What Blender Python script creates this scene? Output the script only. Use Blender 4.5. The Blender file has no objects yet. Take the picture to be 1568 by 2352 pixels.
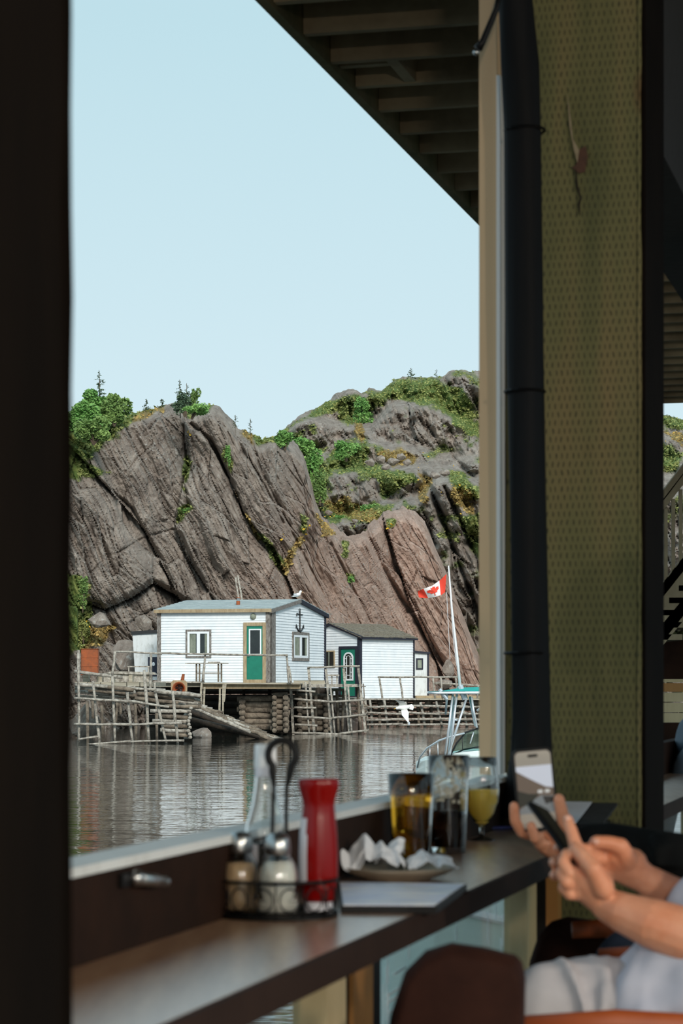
import bpy, bmesh, math, random
import numpy as np
from mathutils import Vector, Matrix
random.seed(7)
PI = math.pi
SC = bpy.context.scene
COL = SC.collection
# ------------------------------------------------------------------ camera
F = 5489.0; CX = 784.0; HY = 1575.0; E = 1.78        # focal length in pixels of 1568x2352, horizon row, eye height over the water
cam = bpy.data.cameras.new('camera'); camo = bpy.data.objects.new('camera', cam); COL.objects.link(camo)
camo.location = (0, 0, E); camo.rotation_euler = (PI/2, 0, 0)
cam.sensor_fit = 'VERTICAL'; cam.sensor_height = 36; cam.sensor_width = 24
cam.lens = 36*F/2352; cam.shift_y = (HY-1176)/2352; cam.clip_end = 3000
cam.dof.use_dof = True; cam.dof.focus_distance = 90; cam.dof.aperture_fstop = 11.0
SC.camera = camo
# ------------------------------------------------------------------ sky, sun, exposure
SC.view_settings.view_transform = 'Standard'; SC.view_settings.look = 'None'
SC.view_settings.exposure = 0.0; SC.view_settings.gamma = 1.0; SC.view_settings.use_curve_mapping = False
w = bpy.data.worlds.new('sky'); SC.world = w; w.use_nodes = True
nt = w.node_tree; nt.nodes.clear()
geo = nt.nodes.new('ShaderNodeTexCoord'); sep = nt.nodes.new('ShaderNodeSeparateXYZ')
ramp = nt.nodes.new('ShaderNodeValToRGB'); bg = nt.nodes.new('ShaderNodeBackground'); out = nt.nodes.new('ShaderNodeOutputWorld')
nt.links.new(geo.outputs['Generated'], sep.inputs[0]); nt.links.new(sep.outputs['Z'], ramp.inputs[0])
nt.links.new(ramp.outputs[0], bg.inputs[0]); nt.links.new(bg.outputs[0], out.inputs[0])
cr = ramp.color_ramp; cr.elements[0].position = 0.0; cr.elements[0].color = (0.700, 0.855, 0.920, 1)
cr.elements[1].position = 1.0; cr.elements[1].color = (0.450, 0.660, 0.780, 1)
for p_, c_ in ((0.10, (0.660, 0.835, 0.905, 1)), (0.27, (0.525, 0.745, 0.825, 1))):
    e_ = cr.elements.new(p_); e_.color = c_
bg.inputs[1].default_value = 1.0
sun = bpy.data.lights.new('sun', 'SUN'); sun.energy = 3.0; sun.angle = math.radians(16); sun.color = (1.0, 0.95, 0.88)
suno = bpy.data.objects.new('sun', sun); COL.objects.link(suno)
sd = Vector((-0.16, 0.80, -0.50)).normalized()            # direction the light travels
suno.rotation_euler = sd.to_track_quat('-Z', 'Y').to_euler(); suno.location = (5, -5, 30)

# ------------------------------------------------------------------ helpers
def P(u, v, Y): return Vector(((u-CX)/F*Y, Y, E-(v-HY)/F*Y))
TH = math.atan2(2150-CX, F); ct, st = math.cos(TH), math.sin(TH)
PB = -0.34*ct/0.327                                        # the wall line of the counter, measured from the eye
D3 = Vector((st, ct, 0)); N3 = Vector((ct, -st, 0))
def W(t, s, z=0.0): v = N3*(PB+s)+D3*t; return Vector((v.x, v.y, z))
def t_at(u, s):
    r = (u-CX)/F; p = PB+s
    return p*(ct+r*st)/(r*ct-st)
class MB:
    def __init__(s): s.v = []; s.f = []; s.mi = []
    def raw(s, vs, fs, mi=0):
        o = len(s.v); s.v += [tuple(a) for a in vs]; s.f += [tuple(i+o for i in f) for f in fs]; s.mi += [mi]*len(fs); return s
    def hexa(s, c, mi=0):      # 8 corners, bottom 4 then top 4
        return s.raw(c, [(3,2,1,0),(4,5,6,7),(0,1,5,4),(1,2,6,5),(2,3,7,6),(3,0,4,7)], mi)
    def box(s, a, b, mi=0):
        x0,y0,z0 = [min(a[i],b[i]) for i in range(3)]; x1,y1,z1 = [max(a[i],b[i]) for i in range(3)]
        return s.hexa([(x0,y0,z0),(x1,y0,z0),(x1,y1,z0),(x0,y1,z0),(x0,y0,z1),(x1,y0,z1),(x1,y1,z1),(x0,y1,z1)], mi)
    def cbox(s, a, b, c=0.004, mi=0):   # box with chamfered vertical-ish edges, 24 verts
        x0,y0,z0 = [min(a[i],b[i]) for i in range(3)]; x1,y1,z1 = [max(a[i],b[i]) for i in range(3)]
        rings = []
        for z, k in ((z0,c),(z0+c,0),(z1-c,0),(z1,c)):
            rings.append([(x0+c,y0+k,z),(x1-c,y0+k,z),(x1-k,y0+c,z),(x1-k,y1-c,z),(x1-c,y1-k,z),(x0+c,y1-k,z),(x0+k,y1-c,z),(x0+k,y0+c,z)])
        return s.rings(rings, mi=mi)
    def wbox(s, t0, t1, s0, s1, z0, z1, mi=0):     # box in the frame of the counter wall
        return s.hexa([W(t0,s0,z0),W(t0,s1,z0),W(t1,s1,z0),W(t1,s0,z0),W(t0,s0,z1),W(t0,s1,z1),W(t1,s1,z1),W(t1,s0,z1)], mi)
    def rings(s, rings, caps=True, mi=0, closed=False):
        n = len(rings[0]); o = len(s.v)
        for r in rings: s.v += [tuple(a) for a in r]
        fs = []
        m = len(rings)
        for i in range(m if closed else m-1):
            for j in range(n):
                fs.append((o+i*n+j, o+i*n+(j+1)%n, o+((i+1)%m)*n+(j+1)%n, o+((i+1)%m)*n+j))
        if caps and not closed:
            fs.append(tuple(o+j for j in reversed(range(n)))); fs.append(tuple(o+(m-1)*n+j for j in range(n)))
        s.f += fs; s.mi += [mi]*len(fs); return s
    def tube(s, pts, rad, n=8, mi=0, caps=True, closed=False, sq=False, flat=1.0):
        pts = [Vector(p) for p in pts]; m = len(pts)
        if not hasattr(rad, '__len__'): rad = [rad]*m
        rings = []; up = None
        for i in range(m):
            if closed: d = pts[(i+1)%m]-pts[i-1]
            else: d = pts[min(i+1,m-1)]-pts[max(i-1,0)]
            d.normalize()
            if up is None:
                a = Vector((0,0,1)) if abs(d.z) < 0.9 else Vector((1,0,0))
                up = d.cross(a).normalized()
            up = (up-d*up.dot(d)).normalized(); w2 = d.cross(up)
            off = PI/4 if sq else 0
            rings.append([pts[i]+(up*math.cos(off+2*PI*k/n)+w2*flat*math.sin(off+2*PI*k/n))*rad[i] for k in range(n)])
        return s.rings(rings, caps, mi, closed)
    def lathe(s, prof, c=(0,0,0), n=32, mi=0, caps=False):
        rings = [[(c[0]+r*math.cos(2*PI*k/n), c[1]+r*math.sin(2*PI*k/n), c[2]+z) for k in range(n)] for r, z in prof]
        return s.rings(rings, caps, mi)
    def ball(s, c, r, n=10, m=7, R=None, mi=0):
        if not hasattr(r,'__len__'): r = (r,r,r)
        rings = []
        for i in range(m+1):
            a = PI*(i+0.02)/(m+0.04); rr = math.sin(a); zz = -math.cos(a); ring = []
            for k in range(n):
                q = Vector((r[0]*rr*math.cos(2*PI*k/n), r[1]*rr*math.sin(2*PI*k/n), r[2]*zz))
                if R: q = R @ q
                ring.append(Vector(c)+q)
            rings.append(ring)
        return s.rings(rings, True, mi)
    def cap(s, p0, r0, p1, r1, n=10, m=5):        # tapered capsule
        p0 = Vector(p0); p1 = Vector(p1); s.ball(p0, r0, n, m+1); s.ball(p1, r1, n, m+1); return s.tube([p0,p1],[r0,r1],n)
    def chain(s, pts, rs, n=10):
        for i in range(len(pts)-1): s.cap(pts[i], rs[i], pts[i+1], rs[i+1], n)
        return s
    def build(s, name, mats, parent=None, smooth=False, kind=None, label=None, local=True):
        me = bpy.data.meshes.new(name); me.from_pydata(s.v, [], s.f)
        if not isinstance(mats, (list, tuple)): mats = [mats]
        for m_ in mats: me.materials.append(m_)
        if len(mats) > 1: me.polygons.foreach_set('material_index', s.mi)
        if smooth: me.polygons.foreach_set('use_smooth', [True]*len(me.polygons))
        me.update()
        o = bpy.data.objects.new(name, me); COL.objects.link(o)
        if parent:
            o.parent = parent
            if not local: o.matrix_parent_inverse = parent.matrix_world.inverted() if False else (Matrix.LocRotScale(parent.location, parent.rotation_euler, parent.scale)).inverted()
        if kind: o['kind'] = kind
        if label: o['label'] = label
        return o
def tag(o, label=None, cat=None, group=None, kind=None):
    if label: o['label'] = label
    if cat: o['category'] = cat
    if group: o['group'] = group
    if kind: o['kind'] = kind
    return o
def thing(name, loc, label, cat, group=None, rz=0.0, kind=None):
    o = bpy.data.objects.new(name, None); COL.objects.link(o); o.empty_display_size = 0.1
    o.location = loc; o.rotation_euler = (0,0,rz)
    return tag(o, label, cat, group, kind)
def remesh(o, vox, it=6, fac=0.6):
    m = o.modifiers.new('remesh','REMESH'); m.mode = 'VOXEL'; m.voxel_size = vox; m.use_smooth_shade = True
    m = o.modifiers.new('smooth','SMOOTH'); m.iterations = it; m.factor = fac
def bevel(o, wd=0.004, seg=2):
    m = o.modifiers.new('bevel','BEVEL'); m.width = wd; m.segments = seg; m.limit_method = 'ANGLE'

# ------------------------------------------------------------------ materials
def lin(c):
    return tuple(((x/255)/12.92 if x/255 <= 0.04045 else ((x/255+0.055)/1.055)**2.4) for x in c)
def mat(name, c1, c2=None, rough=0.7, scale=8.0, stretch=(1,1,1), bump=0.0, bscale=None, metal=0.0, spec=0.5, detail=5, lo=0.35, hi=0.65, coat=0.0, rot=(0,0,0)):
    m = bpy.data.materials.new(name); m.use_nodes = True; nt = m.node_tree; b = nt.nodes['Principled BSDF']
    c1 = lin(c1); c2 = lin(c2) if c2 else None
    b.inputs['Base Color'].default_value = (*c1, 1); b.inputs['Roughness'].default_value = rough
    b.inputs['Metallic'].default_value = metal; b.inputs['Specular IOR Level'].default_value = spec
    if coat: b.inputs['Coat Weight'].default_value = coat
    if c2 or bump:
        tc = nt.nodes.new('ShaderNodeTexCoord'); mp = nt.nodes.new('ShaderNodeMapping')
        mp.inputs['Scale'].default_value = stretch; mp.inputs['Rotation'].default_value = rot
        nt.links.new(tc.outputs['Object'], mp.inputs[0])
        nz = nt.nodes.new('ShaderNodeTexNoise'); nz.inputs['Scale'].default_value = scale; nz.inputs['Detail'].default_value = detail
        nz.inputs['Roughness'].default_value = 0.65
        nt.links.new(mp.outputs[0], nz.inputs['Vector'])
        if c2:
            r = nt.nodes.new('ShaderNodeValToRGB'); r.color_ramp.elements[0].position = lo; r.color_ramp.elements[1].position = hi
            r.color_ramp.elements[0].color = (*c1, 1); r.color_ramp.elements[1].color = (*c2, 1)
            nt.links.new(nz.outputs['Fac'], r.inputs[0]); nt.links.new(r.outputs[0], b.inputs['Base Color'])
        if bump:
            n2 = nz
            if bscale:
                n2 = nt.nodes.new('ShaderNodeTexNoise'); n2.inputs['Scale'].default_value = bscale; n2.inputs['Detail'].default_value = 6
                nt.links.new(mp.outputs[0], n2.inputs['Vector'])
            bp = nt.nodes.new('ShaderNodeBump'); bp.inputs['Strength'].default_value = 1.0; bp.inputs['Distance'].default_value = bump
            nt.links.new(n2.outputs['Fac'], bp.inputs['Height']); nt.links.new(bp.outputs[0], b.inputs['Normal'])
    return m
def glass(name, col=(1,1,1), rough=0.0, ior=1.45, tr=1.0):
    m = bpy.data.materials.new(name); m.use_nodes = True; b = m.node_tree.nodes['Principled BSDF']
    b.inputs['Base Color'].default_value = (*col, 1); b.inputs['Roughness'].default_value = rough
    b.inputs['Transmission Weight'].default_value = tr; b.inputs['IOR'].default_value = ior
    return m
M = {}
M['grey_wood'] = mat('weathered grey wood', (112,104,94), (186,180,168), 0.85, 9, (1,1,1), 0.01, 30)
M['grey_wood2'] = mat('weathered brown log', (78,68,58), (138,126,110), 0.9, 5, (1,1,1), 0.02, 20)
M['dark_log'] = mat('dark brown log', (34,29,24), (66,56,45), 0.85, 5, (1,1,1), 0.02, 20)  # also gives the added wall under the house its shade tone
M['white_paint'] = mat('white clapboard paint', (222,228,232), (236,240,242), 0.6, 3)
M['white_worn'] = mat('worn white paint', (214,218,218), (168,168,162), 0.75, 7, (1,1,.4), lo=0.5, hi=0.8)
M['navy_trim'] = mat('navy trim', (24,26,40), (38,40,54), 0.7, 10)
M['grey_trim'] = mat('peeling grey trim', (84,74,68), (150,146,140), 0.85, 26, (1,1,0.3))
M['tan_trim'] = mat('bare tan trim', (150,128,98), (176,158,128), 0.85, 12, (1,1,0.3))
M['green_door'] = mat('green door paint', (18,112,92), (24,122,100), 0.5, 6)
M['roof_felt'] = mat('pale roof felt', (138,150,152), (170,180,180), 0.8, 6, (0.4,4,1), 0.005, 40)
M['roof_shingle'] = mat('brown shingle', (92,84,72), (138,130,114), 0.9, 14, (1,1,1), 0.01, 40)
M['rust'] = mat('rusty steel', (164,84,42), (128,72,44), 0.8, 6, bump=0.005)
M['black_iron'] = mat('black iron', (20,22,24), (34,36,38), 0.5, 12)
M['pane_dark'] = mat('dark window pane', (18,24,24), (34,42,40), 0.08, 2, spec=0.6)
M['curtain'] = mat('pale curtain', (120,128,112), (150,156,140), 0.8, 4)
M['sash'] = mat('white sash', (232,236,238), None, 0.5)
M['pvc'] = mat('white plastic', (236,238,240), None, 0.4)
M['deck_wood'] = mat('deck edge wood', (140,130,112), (178,170,152), 0.85, 4, (0.3,1,3), 0.006, 20)
M['blue_door'] = mat('dark blue paint', (22,30,48), (34,42,62), 0.6, 8)
M['gull_white'] = mat('gull white', (236,236,232), None, 0.8)
M['gull_grey'] = mat('gull grey', (176,182,188), (200,204,208), 0.8, 20)
M['yellow'] = mat('beak yellow', (206,160,60), None, 0.6)
M['alu'] = mat('boat aluminium tube', (205,212,218), None, 0.28, metal=0.55)
M['teal'] = mat('teal canvas', (22,150,142), (34,166,156), 0.7, 6)
M['gel'] = mat('boat gelcoat', (216,226,222), None, 0.3)
M['red_flag'] = mat('flag red', (226,66,44), None, 0.75)
M['white_flag'] = mat('flag white', (232,228,226), None, 0.75)
M['leaf_a'] = mat('shrub leaf green', (92,124,64), (136,162,88), 0.75, 0.5)
M['leaf_b'] = mat('bright leaf green', (88,138,66), (134,174,92), 0.75, 0.7)
M['leaf_c'] = mat('olive heath', (112,122,68), (156,160,92), 0.8, 0.7)
M['leaf_d'] = mat('dry straw grass', (150,126,70), (178,152,92), 0.85, 0.8)
M['spruce'] = mat('spruce needles', (62,84,66), (92,112,78), 0.8, 2)
M['bark'] = mat('bark', (74,62,50), (108,94,78), 0.9, 8)
M['flower'] = mat('yellow blossom', (214,170,40), None, 0.7)
# interior
M['lumber'] = mat('pale lumber', (176,158,118), (204,188,150), 0.7, 5, (1,1,0.15), 0.0008, 60)
M['lumber_tan'] = mat('tan outer board', (206,176,140), (216,192,156), 0.75, 3, (1,1,0.12))
M['lumber_orange'] = mat('orange stained lumber', (150,104,50), (172,124,66), 0.6, 5, (1,1,0.15))
M['joist'] = mat('treated joist wood', (122,108,84), (156,142,114), 0.85, 3, (0.5,0.5,0.5), 0.003, 20, lo=0.4, hi=0.6)
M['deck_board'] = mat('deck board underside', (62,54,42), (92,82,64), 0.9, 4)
M['rim'] = mat('mossy rim board', (84,88,54), (126,116,88), 0.9, 3)
M['dark_stain'] = mat('dark stained wood', (30,18,12), (46,28,19), 0.8, 4, (1,1,1), 0.001, 40, spec=0.12)
M['black_cloth'] = mat('black cloth', (16,16,17), (24,24,26), 0.85, 14, bump=0.003, bscale=30)
M['black_plastic'] = mat('black plastic', (8,8,9), None, 0.5, spec=0.2)
M['wire'] = mat('black wire', (9,10,11), None, 0.5, spec=0.2)
M['steel'] = mat('steel', (170,172,172), None, 0.3, metal=1.0)
M['ketchup'] = mat('red bottle plastic', (122,4,3), None, 0.2, spec=0.3)
M['label_white'] = mat('white label', (214,214,222), None, 0.5)
M['salt'] = mat('salt', (226,226,216), None, 0.9)
M['spice'] = mat('tan spice', (176,148,112), (190,164,128), 0.9, 60)
M['paper'] = mat('white napkin paper', (222,226,232), None, 0.9)
M['menu'] = mat('menu paper', (196,206,238), (240,242,248), 0.35, 9, (1,2,1), lo=0.42, hi=0.6)  # pale lilac takes in the sky reflected by the sheet
M['plate'] = mat('stoneware plate', (150,142,128), (128,118,104), 0.4, 12)
M['leather'] = mat('dark brown leather', (38,18,12), (50,26,18), 0.75, 10, bump=0.001, bscale=200, spec=0.12)
M['arm_wood'] = mat('orange armrest wood', (150,68,28), (168,82,36), 0.5, 6, (1,1,1))
M['shirt'] = mat('white cotton', (196,200,216), (206,208,222), 0.9, 5)
M['trouser'] = mat('pale grey trousers', (176,174,180), (188,186,190), 0.9, 6)
M['sleeve'] = mat('charcoal sleeve', (18,19,19), (26,27,27), 0.95, 14, spec=0.1)
M['jacket'] = mat('slate blue jacket', (58,74,88), (72,88,102), 0.7, 5)
M['jeans'] = mat('blue jeans', (38,48,66), (50,60,80), 0.9, 20)
M['hair'] = mat('brown hair', (48,34,24), (72,52,38), 0.7, 30)
M['lamp_metal'] = mat('dark lamp metal', (70,76,82), None, 0.35, metal=0.7)
def skin_mat():
    m = mat('skin', (212,138,102), (226,162,130), 0.5, 14, bump=0.0006, bscale=90)
    b = m.node_tree.nodes['Principled BSDF']; b.inputs['Subsurface Weight'].default_value = 0.15
    b.inputs['Subsurface Radius'].default_value = (0.02,0.008,0.004); b.inputs['Subsurface Scale'].default_value = 0.5
    return m
M['skin'] = skin_mat()
M['glass'] = glass('clear glass', (0.96,0.97,0.96))
M['pane'] = glass('window pane', (0.95,0.985,0.975), 0.02, 1.12)
M['amber'] = glass('amber beer', (0.97,0.50,0.04), 0.0, 1.25)
M['stout'] = glass('dark beer', (0.06,0.025,0.012), 0.0, 1.33, 0.9)
M['yellow_beer'] = glass('hazy yellow beer', (1.0,0.78,0.16), 0.35, 1.2, 0.5)
M['vinegar'] = glass('vinegar', (0.75,0.66,0.60), 0.02, 1.33)
M['foam'] = mat('beer foam', (214,208,190), None, 0.8)
def emit(name, c, s):
    m = bpy.data.materials.new(name); m.use_nodes = True; b = m.node_tree.nodes['Principled BSDF']
    b.inputs['Base Color'].default_value = (*lin(c),1); b.inputs['Emission Color'].default_value = (*lin(c),1); b.inputs['Emission Strength'].default_value = s
    return m
def incised():
    m = bpy.data.materials.new('incised treated timber'); m.use_nodes = True; nt = m.node_tree; b = nt.nodes['Principled BSDF']; L = nt.links.new
    b.inputs['Roughness'].default_value = 0.8
    tc = nt.nodes.new('ShaderNodeTexCoord'); sp = nt.nodes.new('ShaderNodeSeparateXYZ'); L(tc.outputs['Object'], sp.inputs[0])
    nz0 = nt.nodes.new('ShaderNodeTexNoise'); nz0.inputs['Scale'].default_value = 30; L(tc.outputs['Object'], nz0.inputs['Vector'])
    def mth(op, a, c=None, d=None):
        n = nt.nodes.new('ShaderNodeMath'); n.operation = op
        for i, q in enumerate((a, c, d)):
            if q is None: continue
            if isinstance(q, (int, float)): n.inputs[i].default_value = q
            else: L(q, n.inputs[i])
        return n.outputs[0]
    row = mth('DIVIDE', sp.outputs['Z'], 0.0205); ri = mth('FLOOR', row); rf = mth('SUBTRACT', row, ri)
    odd = mth('MULTIPLY', mth('MODULO', mth('ABSOLUTE', ri), 2.0), 0.5)
    wob = mth('MULTIPLY', mth('SUBTRACT', nz0.outputs['Fac'], 0.5), 0.9)
    col = mth('ADD', mth('ADD', mth('DIVIDE', mth('ADD', sp.outputs['X'], sp.outputs['Y']), 0.0142), odd), wob)
    cf = mth('ABSOLUTE', mth('SUBTRACT', mth('SUBTRACT', col, mth('FLOOR', col)), 0.5))
    vf = mth('ABSOLUTE', mth('SUBTRACT', rf, 0.5))
    a_ = mth('MULTIPLY', cf, 1/0.13); b_ = mth('MULTIPLY', vf, 1/0.36)
    d_ = mth('ADD', mth('MULTIPLY', a_, a_), mth('MULTIPLY', b_, b_))
    slit = mth('SUBTRACT', 1.0, mth('MINIMUM', d_, 1.0)); slit = mth('MINIMUM', mth('MULTIPLY', slit, 2.0), 1.0)
    mp = nt.nodes.new('ShaderNodeMapping'); mp.inputs['Scale'].default_value = (7,7,0.9); L(tc.outputs['Object'], mp.inputs[0])
    nz = nt.nodes.new('ShaderNodeTexNoise'); nz.inputs['Scale'].default_value = 1.2; nz.inputs['Detail'].default_value = 6; L(mp.outputs[0], nz.inputs['Vector'])
    r = nt.nodes.new('ShaderNodeValToRGB'); el = r.color_ramp.elements
    el[0].position = 0.32; el[0].color = (*lin((72,75,41)),1); el[1].position = 0.72; el[1].color = (*lin((112,98,62)),1)
    e2 = el.new(0.5); e2.color = (*lin((95,92,55)),1)
    L(nz.outputs['Fac'], r.inputs[0])
    # knots
    vo = nt.nodes.new('ShaderNodeTexVoronoi'); vo.inputs['Scale'].default_value = 1.0
    mp2 = nt.nodes.new('ShaderNodeMapping'); mp2.inputs['Scale'].default_value = (4.2,4.2,2.2); mp2.inputs['Location'].default_value = (0.3,0.1,0.35); L(tc.outputs['Object'], mp2.inputs[0]); L(mp2.outputs[0], vo.inputs['Vector'])
    kn = mth('LESS_THAN', vo.outputs['Distance'], 0.11)
    kn2 = mth('SUBTRACT', 1.0, mth('MINIMUM', mth('MULTIPLY', vo.outputs['Distance'], 6.0), 1.0))
    mx0 = nt.nodes.new('ShaderNodeMixRGB'); mx0.inputs[2].default_value = (*lin((84,44,22)),1); L(r.outputs[0], mx0.inputs[1]); L(mth('MULTIPLY', kn2, 0.9), mx0.inputs[0])
    mx = nt.nodes.new('ShaderNodeMixRGB'); mx.inputs[2].default_value = (*lin((44,44,22)),1); L(mx0.outputs[0], mx.inputs[1]); L(mth('MULTIPLY', slit, 0.8), mx.inputs[0])
    L(mx.outputs[0], b.inputs['Base Color'])
    bp = nt.nodes.new('ShaderNodeBump'); bp.inputs['Distance'].default_value = 0.004; bp.invert = True; L(slit, bp.inputs['Height']); L(bp.outputs[0], b.inputs['Normal'])
    return m
M['incised'] = incised()
def countertop():
    m = mat('varnished counter wood', (150,106,72), (192,152,116), 0.36, 3, (1,1,1), lo=0.3, hi=0.7, rot=(0,0,TH))
    nt = m.node_tree; b = nt.nodes['Principled BSDF']
    mp = [n for n in nt.nodes if n.type == 'MAPPING'][0]; mp.inputs['Scale'].default_value = (12,1.2,1)
    b.inputs['Coat Weight'].default_value = 1.0; b.inputs['Coat Roughness'].default_value = 0.25; b.inputs['Coat IOR'].default_value = 3.4
    return m
M['counter'] = countertop()
def rock_mat(name, a, b_, pinkc):
    m = bpy.data.materials.new(name); m.use_nodes = True; nt = m.node_tree; b = nt.nodes['Principled BSDF']; L = nt.links.new
    b.inputs['Roughness'].default_value = 0.92; b.inputs['Specular IOR Level'].default_value = 0.2
    tc = nt.nodes.new('ShaderNodeTexCoord')
    mp = nt.nodes.new('ShaderNodeMapping'); mp.inputs['Rotation'].default_value = (0, -0.5, 0); L(tc.outputs['Object'], mp.inputs[0])
    mp2 = nt.nodes.new('ShaderNodeMapping'); mp2.inputs['Scale'].default_value = (1.6,0.6,0.22); L(mp.outputs[0], mp2.inputs[0])
    def nz(v, s, d=7, r=0.65):
        n = nt.nodes.new('ShaderNodeTexNoise'); n.inputs['Scale'].default_value = s; n.inputs['Detail'].default_value = d; n.inputs['Roughness'].default_value = r; L(v, n.inputs['Vector']); return n.outputs['Fac']
    def rmp(f, e):
        r = nt.nodes.new('ShaderNodeValToRGB'); r.color_ramp.elements[0].position = e[0][0]; r.color_ramp.elements[0].color = e[0][1]
        r.color_ramp.elements[1].position = e[1][0]; r.color_ramp.elements[1].color = e[1][1]
        for q in e[2:]: x = r.color_ramp.elements.new(q[0]); x.color = q[1]
        L(f, r.inputs[0]); return r.outputs[0]
    def mix(f, x, y, t='MIX'):
        n = nt.nodes.new('ShaderNodeMixRGB'); n.blend_type = t
        for i, q in enumerate((f, x, y)):
            if isinstance(q, (float, int)): n.inputs[i].default_value = q
            elif isinstance(q, tuple): n.inputs[i].default_value = q
            else: L(q, n.inputs[i])
        return n.outputs[0]
    c4 = lambda c: (*lin(c), 1)
    n1 = nz(mp2.outputs[0], 1.1); n2 = nz(tc.outputs['Object'], 5.0, 8, 0.75)
    base = rmp(n1, [(0.32, c4(a)), (0.68, c4(b_))])
    at = nt.nodes.new('ShaderNodeAttribute'); at.attribute_name = 'paint'      # natural ground cover: red=pink rock, green=heath, blue=straw
    sp = nt.nodes.new('ShaderNodeSeparateColor'); L(at.outputs['Color'], sp.inputs[0])
    base = mix(sp.outputs['Red'], base, rmp(n1, [(0.3, c4(pinkc)), (0.7, c4(tuple(min(255, x+34) for x in pinkc)))]))
    base = mix(0.42, base, rmp(n2, [(0.34, c4((58,52,50))), (0.68, c4((196,186,176)))]), 'SOFT_LIGHT')
    n3 = nz(mp2.outputs[0], 5.0, 8, 0.8)
    base = mix(0.5, base, rmp(n3, [(0.34, (0.34,0.33,0.32,1)), (0.52, (0.66,0.66,0.66,1))]), 'OVERLAY')
    sn = nz(tc.outputs['Object'], 6.5, 3, 0.75); sp2 = rmp(sn, [(0.58, (0,0,0,1)), (0.63, (1,1,1,1))])
    nb = nz(tc.outputs['Object'], 0.35, 3); sp3 = rmp(nb, [(0.42,(0,0,0,1)),(0.62,(1,1,1,1))])
    spk = mix(1.0, sp2, sp3, 'MULTIPLY')
    base = mix(mix(1.0, spk, (0.8,0.8,0.8,1), 'MULTIPLY'), base, c4((206,206,200)))
    ng = nz(tc.outputs['Object'], 2.2, 6, 0.7)
    gcol = rmp(ng, [(0.35, c4((74,100,48))), (0.65, c4((136,144,76))), (0.5, c4((104,126,60)))])
    base = mix(sp.outputs['Green'], base, gcol)
    base = mix(sp.outputs['Blue'], base, rmp(ng, [(0.35, c4((122,108,56))), (0.65, c4((176,150,92)))]))
    L(base, b.inputs['Base Color'])
    bp = nt.nodes.new('ShaderNodeBump'); bp.inputs['Distance'].default_value = 0.12; bp.inputs['Strength'].default_value = 0.9
    mm = nt.nodes.new('ShaderNodeMath'); mm.operation = 'ADD'; L(n3, mm.inputs[0]); L(n2, mm.inputs[1]); L(mm.outputs[0], bp.inputs['Height'])
    L(bp.outputs[0], b.inputs['Normal'])
    return m
M['rock'] = rock_mat('cliff rock', (138,128,120), (184,174,164), (174,148,134))
def water_mat():
    m = bpy.data.materials.new('harbour water'); m.use_nodes = True; nt = m.node_tree; b = nt.nodes['Principled BSDF']; L = nt.links.new
    b.inputs['Base Color'].default_value = (*lin((30,36,30)),1); b.inputs['Roughness'].default_value = 0.015; b.inputs['IOR'].default_value = 1.55
    tc = nt.nodes.new('ShaderNodeTexCoord')
    def nz(sc, s, d):
        mp = nt.nodes.new('ShaderNodeMapping'); mp.inputs['Scale'].default_value = sc; L(tc.outputs['Object'], mp.inputs[0])
        n = nt.nodes.new('ShaderNodeTexNoise'); n.inputs['Scale'].default_value = s; n.inputs['Detail'].default_value = d; n.inputs['Roughness'].default_value = 0.55; L(mp.outputs[0], n.inputs['Vector']); return n.outputs['Fac']
    b1 = nt.nodes.new('ShaderNodeBump'); b1.inputs['Distance'].default_value = 0.020; L(nz((0.55,1.0,1), 1.1, 3), b1.inputs['Height'])
    b2 = nt.nodes.new('ShaderNodeBump'); b2.inputs['Distance'].default_value = 0.004; L(nz((0.6,1.0,1), 5.0, 2), b2.inputs['Height']); L(b1.outputs[0], b2.inputs['Normal'])
    L(b2.outputs[0], b.inputs['Normal'])
    return m
M['water'] = water_mat()
# ------------------------------------------------------------------ noise on arrays
def _h(ix, iy, s):
    n = (ix.astype(np.int64)*374761393 + iy.astype(np.int64)*668265263 + s*1442695041) & 0x7fffffff
    n = ((n ^ (n >> 13))*1274126177) & 0x7fffffff
    return ((n ^ (n >> 16)) & 0xffff)/65535.0
def vnoise(x, y, s=0):
    ix = np.floor(x); iy = np.floor(y); fx = x-ix; fy = y-iy; fx = fx*fx*(3-2*fx); fy = fy*fy*(3-2*fy)
    a = _h(ix,iy,s); b = _h(ix+1,iy,s); c = _h(ix,iy+1,s); d = _h(ix+1,iy+1,s)
    return (a*(1-fx)+b*fx)*(1-fy)+(c*(1-fx)+d*fx)*fy
def fbm(x, y, o=4, s=0, g=0.5):
    t = 0; a = 1; n = 0
    for i in range(o): t = t+a*vnoise(x*2**i, y*2**i, s+i*17); n += a; a *= g
    return t/n
def cells(x, y, s=0):          # blocky facets: one value per cell, plus distance to the border
    ix = np.floor(x); iy = np.floor(y); d1 = np.full(x.shape, 9.0); d2 = d1.copy(); val = np.zeros(x.shape); cxm = val.copy(); cym = val.copy()
    for i in (-1,0,1):
        for j in (-1,0,1):
            a = ix+i; b = iy+j; px_ = a+_h(a,b,s); py_ = b+_h(a,b,s+5); d = np.hypot(x-px_, y-py_)
            c = d < d1
            d2 = np.where(c, d1, np.minimum(d2, d)); val = np.where(c, _h(a,b,s+9), val)
            cxm = np.where(c, x-px_, cxm); cym = np.where(c, y-py_, cym); d1 = np.where(c, d, d1)
    return val, d2-d1, cxm, cym
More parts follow.
